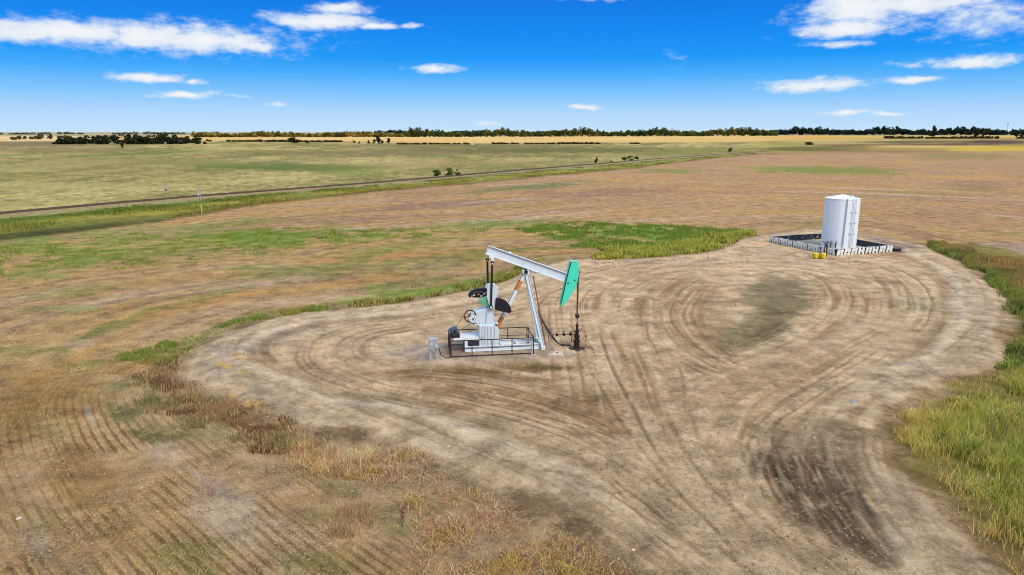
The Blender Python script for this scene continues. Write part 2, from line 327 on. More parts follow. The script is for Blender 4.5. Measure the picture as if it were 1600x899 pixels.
def ground_fields(X, Y, foot):
    """returns seen colour (n,3), height (n), class (n)"""
    n = len(X); PX, PY = topix(X, Y); R = np.hypot(X, Y)
    sdp = np.full(n, 500.); arc = np.zeros(n); near = R < 260
    sdp[near], arc[near] = polyline(X[near], Y[near], PADW, True)
    sdp[~near] = np.hypot(X[~near]-10, Y[~near]-65)
    nb = fbm(X, Y, 40, 4, 1, foot); nm = fbm(X, Y, 9, 5, 2, foot); ns = fbm(X, Y, 2.2, 4, 3, foot); nf = fbm(X, Y, .55, 3, 4, foot)
    ns2 = fbm(X, Y, 1.6, 3, 44, foot); nh = 1.25*fbm(X, Y, .24, 3, 45, foot*.5, .9)
    col = np.zeros((n, 3)); z = np.zeros(n)
    def put(c, m): 
        m = np.clip(m, 0, 1)[:, None]; col[:] = col*(1-m)+np.array(c)/255.*m
    ph = fbm(X, Y, 600, 5, 9, foot)
    # ---- brown field
    col[:] = np.array((184,150,108))/255
    tw = sdp+nb*2.0
    str_ = fbm(tw, arc*.06+X*.03, 3.2, 4, 12, foot*.7); str2 = fbm(tw, arc*.05+Y*.02, 1.1, 3, 13, foot*.7)
    put((196,158,100), sst(-.05, .9, str_+nm*.3))
    put((150,118,92), sst(.05, .8, -str_+nm*.4)*.8)
    put((194,168,142), sst(.15, .9, nm*.8-str_*.5)*.75)
    put((204,166,92), sst(.1, .7, str2+nf*.3)*.6)
    put((122,96,58), sst(.15, .8, -str2+nf*.4)*.5)
    put((104,84,50), sst(.3, .9, nh+nf*.5)*.45*near); put((214,186,136), sst(.35, 1., -nh+nf*.5)*.4*near)
    far_b = sst(90, 190, R)
    put((184,146,112), far_b*.5); put((150,112,92), far_b*sst(0, .8, nm+str_)*.4)
    put((200,158,92), far_b*sst(.1, .8, str_+nb*.5)*.7)
    put((138,122,70), far_b*sst(.2, .9, fbm(tw*1., arc*.1+X*.05, 14, 4, 15, foot)-.05)*.6)
    # lower-left: stubble rows
    ll = sst(470, 560, PY)*sst(760, 560, PX)*(sdp > 0)
    per = .42; gd = np.full(n, 99.); gd[near], _a = polyline(X[near], Y[near], ROWW)
    rw = np.sin(2*math.pi*(gd+.16*fbm(X, Y, 9, 2, 21)+.05*fbm(X, Y, 2., 2, 121))/per)
    rowm = sst(-.5, .45, fbm(X, Y, 6, 4, 22)+.4+ns*.35)
    fade = np.clip(per/(foot*2.6)-.5, 0, 1)
    put((208,176,134), ll*.7); put((200,174,152), ll*sst(.0, .8, nm)*.7)
    put((228,194,126), ll*rowm*fade*sst(.15, .8, rw+nf*.5+nh*.5)*.95)
    put((106,82,54), ll*rowm*fade*sst(.1, .9, np.sin(2*math.pi*(gd+.16*fbm(X, Y, 9, 2, 21)+.16)/per)*-1+nf*.5)*.7)
    put((186,168,152), ll*sst(.35, .9, fbm(X, Y, 4.5, 4, 24)-.1)*.7)
    put((120,88,50), ll*sst(0, .5, brush(PX, PY, 18, 640, 60, 110, -10)+nm*.4)*.35+ll*sst(.4, 1, -nm+nf*.4)*.25)
    put((150,114,62), ll*sst(-.1, .5, brush(PX, PY, 130, 745, 90, 75, 60)+nm*.4+nf*.3)*.45)
    put((150,112,52), ll*sst(0, .6, brush(PX, PY, 110, 620, 170, 60, -20)+nm*.5+nf*.4)*.45)
    put((182,170,160), ll*sst(0, .6, brush(PX, PY, 60, 850, 40, 60, -30)+nm*.4)*.6)
    put((186,172,158), ll*sst(0, .6, brush(PX, PY, 140, 650, 12, 30, -20)+nm*.3)*.7)
    put((200,180,160), ll*sst(0, .7, brush(PX, PY, 340, 790, 60, 90, -48)+nm*.5)*.8); put((198,178,160), ll*sst(0, .7, brush(PX, PY, 250, 700, 70, 40, 40)+nm*.5)*.6)
    put((184,170,162), ll*sst(0, .6, brush(PX, PY, 320, 750, 60, 9, 35)+nm*.4)*.6)
    z += np.where(ll > 0, .035*ll*rowm*fade*rw, 0)
    # green growth in the field: (cx,cy,rx,ry,rot,colour,strength)
    G1=(118,146,54); G2=(142,156,76); G3=(124,134,68); YG=(170,160,70)
    for (cx, cy, rx, ry, rot, c, s) in [
      (400,374,190,22,-3,G1,1.1),(560,372,120,12,0,G2,.8),(120,408,110,20,-4,G1,1.),(40,385,80,24,0,G2,.9),(180,365,200,14,-4,G2,.8),
      (60,430,110,22,-5,G2,.9),(90,392,150,18,-4,G1,.9),(70,365,130,10,-5,(96,116,46),.8),(370,535,110,12,-22,G1,.8),(500,485,90,8,-10,G1,.7),(250,395,260,26,-4,(150,150,84),.75),(620,395,200,16,-3,(156,148,84),.5),(90,455,140,14,-8,(160,150,90),.6),(120,482,40,9,0,G2,.9),(300,380,120,10,-3,YG,.4),(140,388,150,8,-4,(190,165,96),.9),(240,362,140,7,-5,(170,150,120),.7),
      (740,352,120,10,-2,G2,.75),(960,362,150,13,2,G1,1.2),(1060,376,120,16,2,G1,1.3),(1120,374,70,9,0,(150,158,50),.9),
      (900,372,90,10,0,G3,.7),(1060,392,110,10,-3,(112,132,48),1.1),(480,421,150,10,-6,G3,.8),(400,418,60,6,-5,G1,.6),
      (180,508,90,10,-20,G3,.9),(330,462,80,7,-15,G3,.6),(330,525,110,12,-20,G2,1.),(420,500,110,10,-10,G1,.9),(250,550,90,12,-10,G3,.8),
      (620,462,130,9,-6,G1,.9),(560,470,90,7,-6,G2,.6),(740,446,120,14,-9,G1,1.2),(830,423,60,10,-10,G3,1.),(660,440,120,10,-5,G3,.6),
      (1290,266,160,9,1,(120,140,62),.9),(1050,267,80,5,0,(120,140,60),.8),(820,293,140,6,-5,(108,122,70),.9),(1180,262,60,5,0,G2,.4),
      (1500,245,140,8,0,(138,134,66),.6),(620,425,130,9,-4,(150,140,66),.5),(1430,300,180,10,0,(150,135,80),.5),(1540,290,80,8,0,(140,118,98),.6),
      (700,320,220,7,-3,(150,118,104),.8),(950,300,160,8,-2,(152,118,96),.7),(520,345,240,8,-4,(166,128,104),.8),(1150,300,240,10,-3,(178,138,104),.6),
      (1500,345,160,14,5,(176,136,104),.6),(1500,365,140,6,8,(196,158,100),.8),(1480,382,120,7,14,(140,108,98),.8),(820,395,130,8,-3,(186,136,82),.8),
      (1180,330,240,6,1,(194,156,94),.5),(1000,340,200,7,2,(192,150,96),.5),(700,395,190,8,-4,(190,138,80),.7),(550,405,150,7,-5,(188,138,84),.6),
      (570,440,120,8,-5,(188,142,82),.7),(250,440,160,8,-6,(186,144,90),.7),(300,480,150,8,-12,(188,142,84),.7),(120,560,150,14,-25,(190,142,80),.6)]:
        m_ = brush(PX, PY, cx, cy, rx, ry, rot)
        put(c, sst(.05, .75, m_*1.1+nm*.42+ns*.32)*s*.8)
    put(G3, sst(.45, 1., fbm(X, Y, 5, 4, 61, foot)-.1*far_b)*.55*(sdp > 1))
    gg = ((PX < 620) & (PY > 590) & (sdp > 1.0) & (sdp < 6))
    put((92,112,44), gg*sst(.1, .6, ns+nm*.5)*.7)
    for (cx, cy, rx, ry, rot, c, s) in [(540,760,55,36,25,(100,114,60),.6),(510,880,60,22,0,(104,120,60),.5),(250,620,60,22,20,(96,118,50),.9),(310,650,60,16,25,(88,108,46),.9),
      (680,850,60,60,20,(180,165,150),.7),(780,880,90,40,20,(176,160,146),.7),(650,700,80,12,18,(168,150,134),.6)]:
        put(c, sst(.0, .8, brush(PX, PY, cx, cy, rx, ry, rot)+nm*.6+ns*.7)*s*(sdp > 0))
    # dry litter band between the stubble and the pad
    ban = sst(8, 2, sdp)*(PY > 585)*(PX < 1150)*(sdp > 0)
    put((186,162,130), ban*.7); put((144,118,88), ban*sst(.0, .8, ns*.7+nf*.6)*.5); put((190,166,130), ban*sst(.1, .8, -ns+nf*.6)*.6)
    redw = sst(0, .5, brush(PX, PY, 345, 630, 150, 32, 29)+ns*.4)*(sdp > .2)
    put((112,74,40), redw*.8)
    lit = sst(2.6, .6, sdp)*(sdp > -1)*near; put((170,146,116), lit*.75); put((116,92,64), lit*sst(.1, .8, ns+nh*.6)*.6); put((196,174,140), lit*sst(.1, .8, -ns+nf*.6)*.5)
    # ---- right-hand side grass beds
    rt = (PX > 1300)*(sdp > 0)*(PY > 380)*(PX > 1350)
    put((138,130,66), rt*sst(.4, 1.8, sdp+ns)*sst(14, 9, sdp-(PY-400)*.06)*.85)
    put((128,104,60), rt*sst(.1, .7, nm+ns*.5)*sst(14, 9, sdp-(PY-400)*.06)*.6)
    put((168,146,126), sst(0, .5, brush(PX, PY, 1570, 380, 90, 14, 12)+ns*.3)*rt*.8)
    # ---- the pad
    P = sst(.5, -.6, sdp+ns*.9+nm*.5)
    pc = np.zeros((n, 3)); pc[:] = np.array((212,184,148))/255
    keep = col.copy(); col[:] = pc
    put((184,153,116), sst(0, .9, nm+ns*.2)*.45); put((210,184,150), sst(.1, 1, -nm+ns*.2)*.4)
    put((176,146,112), sst(.15, 1., fbm(X, Y, 14, 3, 71, foot))*.25)
    PB = [(850,625,210,36,4,(160,128,92),1.1),(925,655,100,40,20,(146,116,82),1.),(760,578,140,9,-3,(122,98,62),1.1),(860,575,80,6,0,(112,92,56),1.),
      (720,590,130,8,3,(138,108,74),.8),(1075,480,95,60,0,(164,134,100),.7),(1130,540,90,22,-10,(150,124,92),.6),(1200,590,150,30,-15,(170,140,106),.6),
      (1210,478,60,46,0,(142,128,96),1.5),(1165,522,48,22,-20,(146,130,98),1.2),(1208,452,52,26,0,(142,128,98),1.3),(1200,508,54,30,-20,(130,116,84),1.2),
      (1090,585,110,30,10,(196,166,130),.6),(1150,620,90,60,40,(194,164,126),.7),(1060,640,60,60,70,(190,158,122),.6),(1240,850,120,60,35,(186,156,122),.5),
      (1208,722,40,26,40,(110,92,70),1.3),(1262,775,120,50,46,(110,92,70),1.4),(1325,830,120,52,42,(96,78,58),1.35),(1285,738,100,30,28,(88,70,50),1.2),(1222,745,60,12,55,(70,56,42),1.2),(1350,800,70,16,55,(76,62,46),1.3),(1380,860,70,34,30,(104,86,62),1.1),(1300,880,80,22,30,(120,100,74),.9),
      (1290,690,80,30,0,(140,122,96),.9),(1330,720,55,36,50,(130,112,90),.8),(1240,700,70,12,-30,(150,128,100),.8),(1400,760,36,66,-40,(176,158,138),.6),
      (575,633,62,14,6,(138,124,96),1.1),(655,655,60,12,10,(150,124,86),.8),(530,600,60,12,25,(176,154,128),.5),(700,553,120,16,0,(190,172,156),1.),(860,556,60,14,0,(188,164,138),.8),
      (650,548,70,14,0,(192,176,162),.8),(350,562,55,30,-25,(180,166,158),1.1),(400,540,110,14,-18,(176,162,152),.8),(480,516,90,8,-7,(160,146,140),.6),(395,600,60,30,40,(172,152,120),.7),
      (440,640,90,16,30,(156,138,118),.9),(1440,474,56,15,5,(192,178,146),.9),(1450,480,36,8,0,(150,138,106),.9),(1530,480,50,60,-60,(182,162,144),.8),(1480,570,90,12,-20,(182,160,134),.7),
      (1410,385,60,9,6,(120,96,92),1.3),(1370,372,60,7,10,(150,122,112),.9),(1190,395,90,12,5,(182,158,136),.6),(1060,410,120,6,0,(184,162,142),.6),(1370,440,50,8,8,(150,124,96),.6),
      (1240,410,120,5,0,(196,170,142),.7),(1395,475,26,10,0,(160,130,98),.6),(1290,520,120,20,-30,(178,148,114),.6),(1290,450,30,10,40,(140,108,82),.6),(600,497,90,7,-8,(174,152,134),.6),
      (560,530,60,20,-30,(182,160,136),.6),(900,540,26,7,0,(150,124,92),.9),(940,700,70,20,35,(184,158,124),.5),(1000,770,90,18,35,(176,150,116),.6),(760,690,160,10,25,(190,172,146),.7),(900,765,110,8,27,(192,176,152),.7),
      (1440,640,60,10,-40,(182,160,140),.6)]
    for (cx, cy, rx, ry, rot, c, s) in PB:
        put(c, sst(0, .7, brush(PX, PY, cx, cy, rx*1.12, ry*1.15, rot)+nm*.22+ns*.28+nf*.12)*s*.8)
    inpad = (sdp < 6) & near; rut = np.zeros(n); idx = np.where(inpad)[0]
    rl = np.zeros(len(idx)); wsum = np.zeros(len(idx))
    for k, (pts, hw, st) in enumerate(TRK):
        t, s_ = polyline(X[idx], Y[idx], smooth_pts([at(*p) for p in pts], 3))
        t = t+.12*fbm(X[idx], Y[idx], 5, 2, 80+k)
        w = (np.exp(-(t/(hw*1.25))**2)+.06*np.exp(-(t/(hw*3))**2))*st
        q = .9*fbm(t, s_*.05, .8, 3, 90+k*3, None, .75)+1.1*fbm(t, s_*.03, .34, 2, 190+k)
        q = q*(.55+.75*sst(-.4, .5, fbm(X[idx], Y[idx], 7, 3, 290+k)))
        # a few distinct wheel ruts in pairs
        for j in range(3):
            off = (_h(np.array([k]), np.array([j]), 5)[0])*hw*.9
            tt = t-off-.25*np.sin(s_*.11+j*2+k)
            for sgn in (-.9, .9):
                g = np.exp(-((tt-sgn)/.13)**2); e = np.exp(-((tt-sgn-.26)/.13)**2)
                q += (-1.0*g+.8*e)*sst(-.3, .5, vnoise(s_*.09, s_*0+j+7*k+sgn, 33))
        w3 = w**3; rl += q*w3; wsum += w3
    rl = rl/np.maximum(wsum, .03)
    rut[idx] = rl
    rf = np.clip(.6/(foot*1.0)-.2, .25, 1)*(1+.45*sst(560, 700, PY)); gr = np.zeros(n); sh = np.zeros(n)
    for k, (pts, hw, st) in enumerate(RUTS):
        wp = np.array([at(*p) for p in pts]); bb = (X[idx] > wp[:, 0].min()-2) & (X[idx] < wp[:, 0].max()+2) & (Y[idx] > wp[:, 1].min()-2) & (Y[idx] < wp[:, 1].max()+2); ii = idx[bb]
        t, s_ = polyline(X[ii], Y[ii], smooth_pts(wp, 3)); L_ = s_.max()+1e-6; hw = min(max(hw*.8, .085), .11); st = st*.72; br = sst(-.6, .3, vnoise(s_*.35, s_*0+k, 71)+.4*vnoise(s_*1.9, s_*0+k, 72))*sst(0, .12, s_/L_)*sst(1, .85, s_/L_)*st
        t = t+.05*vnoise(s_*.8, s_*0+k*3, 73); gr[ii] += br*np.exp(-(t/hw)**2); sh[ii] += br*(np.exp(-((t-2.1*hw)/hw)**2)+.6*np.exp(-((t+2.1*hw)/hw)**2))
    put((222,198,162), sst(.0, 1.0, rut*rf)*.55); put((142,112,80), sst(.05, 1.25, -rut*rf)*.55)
    put((124,98,70), sst(.25, .9, nh+nf*.2)*.42); put((228,208,178), sst(.3, 1.0, -nh+nf*.2)*.42)
    put((162,132,100), sst(.3, .8, nf*.9+ns*.1)*.18)
    # speckled gravel
    put((206,190,166), sst(.62, 1.0, nf+ns2*.25)*.4)
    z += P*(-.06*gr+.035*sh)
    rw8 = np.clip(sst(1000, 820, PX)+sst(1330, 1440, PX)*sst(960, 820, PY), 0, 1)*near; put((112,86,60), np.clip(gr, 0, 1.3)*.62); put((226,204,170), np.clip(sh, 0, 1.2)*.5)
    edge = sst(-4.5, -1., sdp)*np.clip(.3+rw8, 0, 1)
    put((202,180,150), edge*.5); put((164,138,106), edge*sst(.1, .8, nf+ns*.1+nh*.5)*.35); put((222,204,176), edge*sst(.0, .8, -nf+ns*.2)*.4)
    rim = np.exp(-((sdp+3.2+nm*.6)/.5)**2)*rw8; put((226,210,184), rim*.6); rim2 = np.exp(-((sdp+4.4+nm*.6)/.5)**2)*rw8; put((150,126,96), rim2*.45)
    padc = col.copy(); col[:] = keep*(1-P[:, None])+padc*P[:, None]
    z += P*(.03*rut*rf + .025*ns+.012*nf) + .30*np.exp(-((sdp+1.6)/1.3)**2)*(.6+.5*nm)*near+.10*rim
    z += (1-P)*(.05*ns+.03*nf)*near
    lx = (X-PO.x)*U.x+(Y-PO.y)*U.y; ly = (X-PO.x)*Vv.x+(Y-PO.y)*Vv.y
    q = np.maximum(np.abs(lx+1.7)/4.9, np.abs(ly+.3)/2.9); q = (q**4+(np.hypot((lx+1.7)/5.2, (ly+.3)/3.2))**4)**.25/1.12
    md = sst(1.22, .86, q+.05*ns)*near; z = z*(1-md)+BZ*md+.01*ns*md
    put((192,174,156), md*.6); put((170,146,122), md*sst(0, .8, ns+nf*.6)*.5); put((206,190,172), md*sst(.2, .9, -ns+nf*.5)*.4)
    gg2 = sst(200, 60, PX)*sst(350, 380, PY)*sst(560, 440, PY); put((146,150,84), gg2*sst(-.1, .6, nm+ns*.4)*.5)
    mid = (PY > 340)*(PY < 470)*(sdp > 1.5)*(PX < 900); put((124,134,62), mid*sst(.12, .7, fbm(tw, arc*.15+X*.2, 6, 4, 161, foot*.5)+nf*.2)*.55)
    put((206,186,164), (sdp > 1.5)*sst(.35, .9, fbm(tw, arc*.12+X*.2, 5, 4, 162, foot*.5))*.5*near)
    # ---- strip of grass, railway corridor, pasture
    ye = np.interp(PX, EDGE_X, EDGE_Y); yr = np.interp(PX, RX, RY)
    wob = nm*1.2*np.clip(R/150, .3, 2)*.6
    top = np.minimum(ye, ye)
    far = sst(1.6, -1.6, PY-ye+wob)
    keep = col.copy()
    # ditch
    fr = (PY-yr)/np.maximum(ye-yr, 2)
    str3 = fbm((PY-yr)*2.2, PX*.05, 3, 3, 105)
    col[:] = np.array((150,150,62))/255
    put((92,112,30), sst(.55, .2, np.abs(fr-.22)*2+ns*.25+nm*.1)*.9); put((172,160,66), sst(.5, .1, np.abs(fr-.5)*2+ns*.2)*.7)
    put((118,116,48), sst(.3, .9, fr+ns*.2+nm*.3)*.7); put((100,76,50), sst(.82, 1.02, fr+ns*.06)*.75); put((70,72,30), sst(.62, .9, fr+ns*.05)*sst(330, 120, PX)*.8); put((128,138,60), sst(.3, .8, nm)*.5)
    put((186,172,140), sst(3.2, 1.4, np.abs(PY-yr-2.2))*sst(1300, 900, PX)*.6)
    dit = col.copy()
    # pasture beyond the line
    col[:] = np.array((168,154,96))/255
    ps = fbm(X, Y*.45, 26, 5, 110, foot*.3); ps2 = fbm(X, Y*.5, 7, 4, 111, foot*.3)
    put((200,186,120), sst(-.05, .45, ps+ps2*.5)*.8); put((124,124,62), sst(.0, .5, -ps+ps2*.5)*.8); put((140,122,72), sst(.1, .55, ps2)*.55); ps3 = fbm(X, Y*.5, 2.4, 3, 112, foot*.25); put((104,104,52), sst(.2, .8, ps3)*.5); put((222,208,150), sst(.25, .8, -ps3)*.4*sst(225, 290, PY))
    put((206,192,128), sst(.3, .8, ps2-.2*ps)*.4*sst(235, 290, PY))
    for (cx, cy, rx, ry, rot, c, s) in [(430,261,170,6,1,(96,112,48),1.2),(330,256,140,5,2,(130,136,64),.8),(230,240,170,3,-2,(110,124,50),1.),(330,237,120,2,-4,(196,186,112),.7),
       (520,262,120,5,0,(112,124,58),.9),(560,270,80,5,0,(128,142,64),.7),(700,255,200,5,-1,(176,150,104),.7),(750,236,260,6,0,(112,106,60),.9),(720,228,240,4,0,(120,112,62),.9),
       (930,235,240,5,0,(104,106,50),.9),(100,236,160,4,0,(130,118,70),.8),(60,225,160,6,0,(126,108,76),.9),(200,252,240,6,0,(150,138,84),.8),(100,262,200,6,0,(142,136,80),.6),
       (80,290,200,7,0,(184,172,112),.6),(250,318,100,5,-5,(176,156,80),.6),(120,330,160,5,-5,(184,176,92),.8),(600,300,60,4,0,(170,160,80),.5),(800,258,160,4,-3,(134,132,74),.7),
       (1080,238,140,5,-2,(134,134,66),.9),(1050,244,120,3,-3,(160,148,96),.7),(900,262,110,4,-4,(140,150,62),.8),(450,240,180,5,0,(124,116,66),.7),(620,240,150,4,0,(132,112,80),.6)]:
        put(c, sst(0, .7, brush(PX, PY, cx, cy, rx*1.1, ry*1.3, rot)+ps*.3+ps2*.25)*s*.8)
    pas = col.copy()
    onp = sst(1.2, -1.2, PY-yr)
    mixd = dit*(1-onp[:, None])+pas*onp[:, None]
    rightside = sst(1150, 1230, PX)[:, None]        # past the line's vanishing end, plain grass strips
    alt = np.zeros((n, 3)); col[:] = np.array((168,150,84))/255
    for (cx, cy, rx, ry, rot, c, s) in [(1250,233,130,4,0,(112,106,50),1.2),(1420,237,160,3,0,(150,116,76),.9),(1130,231,120,3,-2,(214,196,130),1.),(1200,226,90,3,-1,(150,150,66),1.),
       (1330,228,80,3,0,(120,92,58),.9),(1560,233,120,6,0,(206,178,62),1.3),(1450,229,120,2.5,0,(214,182,104),1.2),(1390,222,150,2,0,(100,88,60),1.1),(1560,222,100,3,0,(94,72,60),1.2),(1300,219.5,140,2,0,(214,188,110),1.),
       (1480,226,140,1.8,0,(96,70,56),1.),(1300,223,100,2,0,(206,178,120),.8),(1480,241,160,4,0,(158,128,84),.9),(1250,242,150,3,0,(140,104,78),.9)]:
        put(c, sst(0, .7, brush(PX, PY, cx, cy, rx*1.1, ry*1.2, rot)+ps*.25)*s*.9)
    alt = col.copy(); mixd = mixd*(1-rightside)+alt*rightside
    col[:] = mixd
    # golden fields and the far plain
    gy = np.interp(PX, [-300,0,90,300,450,700,900,1000,1150,1300,1450,1600,1900], [221,221,221,219,219,225,222.5,222.6,222,216.5,216,215,215])
    g = sst(.9, -.9, PY-gy+nb*.3)
    put((226,190,116), g); put((196,156,82), g*sst(.1, .8, fbm(X, Y*.6, 330, 4, 130))*.7); put((240,214,150), g*sst(.1, .8, fbm(X, Y*.5, 260, 3, 131))*.6)
    put((232,206,160), g*sst(300, 60, PX)*.7)
    put((206,160,60), g*sst(1180, 1260, PX)*.45)
    g2 = sst(.5, -.5, PY-np.interp(PX, [-300,0,320,400,700,1200,1210,1600,2000], [213,213,213,212.5,212.3,211.5,212,212.5,212]))
    put((176,158,112), g2); put((222,206,168), g2*sst(.0, .7, ph)*.8); put((132,136,112), g2*sst(.0, .6, -ph+.1*nb)*.7)
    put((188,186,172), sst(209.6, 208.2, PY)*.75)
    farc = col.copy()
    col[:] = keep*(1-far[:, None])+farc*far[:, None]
    cls = np.where(PY < gy, 3, np.where(PY < ye, 2, np.where((sdp < 0) & near, 0, 1)))
    z = z+np.where(R > 5200, 1, 0)*sst(5200, 12000, R)*(10+26*fbm(X, Y, 3500, 4, 140))
    z = np.where(far > .3, z*.5, z)
    return col, z, cls

# ------------------------------------------------------------------ pump jack frame: local x along the skid (towards the well), y away from the camera
WELL = Vector((*at(901, 544.5), 0)); TH = math.radians(8.5)
U = Vector((math.cos(TH), math.sin(TH), 0)); Vv = Vector((-math.sin(TH), math.cos(TH), 0))
PO = WELL-U*4.5
BZ = .3
def L(px, py, yl):
    """photograph point -> (x, z) in the pump's own upright plane y = yl"""
    r = Vector(ray(px, py)); o = Vector((0, 0, H))-PO
    t = (yl-o.dot(Vv))/r.dot(Vv); p = o+r*t
    return (p.dot(U), p.z)
def Lz(zx, zy, yl): return L(640+zx/4.0875, 370+zy/4.0875, yl)
def G(px, py, z=0.):
    p = Vector((*at(px, py, z), z))-PO; return (p.dot(U), p.dot(Vv))

def build_ground():
    pys = np.concatenate([np.arange(985, 214, -1.3), np.arange(214, 208.3, -.45)])
    ang = PITCH+np.arctan((pys-449.5)/F); rows = H/np.tan(ang)
    rows = np.concatenate([[.5, 6, 11, 15], rows, [9500, 12000, 16000, 24000, 40000, 60000]])
    rows = np.unique(rows)
    a_in = np.linspace(-.74, .74, 900); ex = np.linspace(.76, math.pi, 34)
    cols = np.concatenate([-ex[::-1], a_in, ex])
    RR, AA = np.meshgrid(rows, cols, indexing='ij'); nr, nc = RR.shape
    X = (RR*np.sin(AA)).ravel(); Y = (RR*np.cos(AA)).ravel()
    dr = np.gradient(rows); foot = np.sqrt(np.maximum(dr[:, None], .02)*np.maximum(RR*.00165, .02)); foot = np.minimum(foot, 300).ravel()
    col, z, cls = ground_fields(X, Y, foot)
    z = np.where(np.abs(AA.ravel()) > .76, 0, z)
    V = np.stack([X, Y, z], 1)
    i = np.arange(nr*nc).reshape(nr, nc); Q = np.stack([i[:-1, :-1], i[:-1, 1:], i[1:, 1:], i[1:, :-1]], -1).reshape(-1, 4)
    fc = cls[Q[:, 0]]; colr = alb(col)
    gm = attr_mat('soil_and_grass', .95, fine=.50, bump=1.0)
    for k, nm in enumerate(['well_pad', 'field', 'pasture', 'far_farmland']):
        q = Q[fc == k]; u, inv = np.unique(q, return_inverse=True)
        o = fast_mesh(nm, V[u], inv.reshape(-1, 4)[:, ::-1], colr[u], gm, smooth=True); tag(o, kind='structure')
build_ground()

# ------------------------------------------------------------------ materials for built things
M_ = dict(
 white=mat('weathered_white_paint', (228,234,236), .45, 0, .09, 2.2, .26, streak=True),
 cool=mat('pale_blue_grey_paint', (214,226,234), .45, 0, .09, 2.6, .2, streak=True),
 teal=mat('teal_paint', (72,226,192), .4, 0, .05, 2., .04),
 green=mat('faded_green_paint', (112,178,140), .5, 0, .10, 5., .18, (70,110,84)),
 black=mat('black_paint', (26,26,32), .5, 0, .2, 4.),
 iron=mat('dark_iron', (52,44,42), .6, .2, .2, 5., .35, (110,60,40)),
 fence=mat('fence_pipe', (58,48,44), .6, .1, .2, 3.),
 galv=mat('galvanised_steel', (186,192,196), .4, .3, .10, 6.),
 orange=mat('orange_primer', (206,132,62), .6, 0, .14, 5.),
 rustp=mat('rusty_pipe', (132,86,72), .7, .1, .2, 6., .3, (96,50,36)),
 motor=mat('blue_grey_motor', (74,96,122), .45, .1, .15, 8.),
 rubber=mat('black_rubber', (34,32,34), .6, 0, .1, 5.),
 concrete=mat('concrete', (206,190,172), .85, 0, .12, 4., .1, (168,120,90), .3),
 well=mat('oily_wellhead', (50,32,30), .45, .2, .2, 6., .3, (98,44,36)),
 yellow=mat('yellow_plastic', (236,206,20), .45, 0, .06, 6.),
 tank=mat('white_tank_paint', (244,249,252), .4, 0, .07, 1.1, .0, streak=True),
 seam=mat('grey_seam', (182,190,196), .6, 0, .1, 3.),
 liner=mat('black_liner', (34,36,42), .35, 0, .3, 2., bump=.6, spec=.5),
 panel=mat('chalky_wall_panel', (244,246,238), .7, 0, .08, 5., .08, (120,120,112)),
 rock=mat('field_stone', (214,206,196), .9, 0, .18, 6., bump=.4),
 greyrock=mat('grey_boulder', (150,152,156), .9, 0, .2, 6., bump=.4),
 bark=mat('bark', (86,72,58), .9, 0, .2, 3.),
 steel=mat('rail_steel', (132,108,90), .4, .5, .15, 2.),
 ballast=mat('ballast', (150,132,92), .95, 0, .3, 1.5, bump=.5),
 sleeper=mat('sleeper', (108,86,70), .9, 0, .2, 4.),
 red=mat('red_stake', (170,84,70), .6),
)
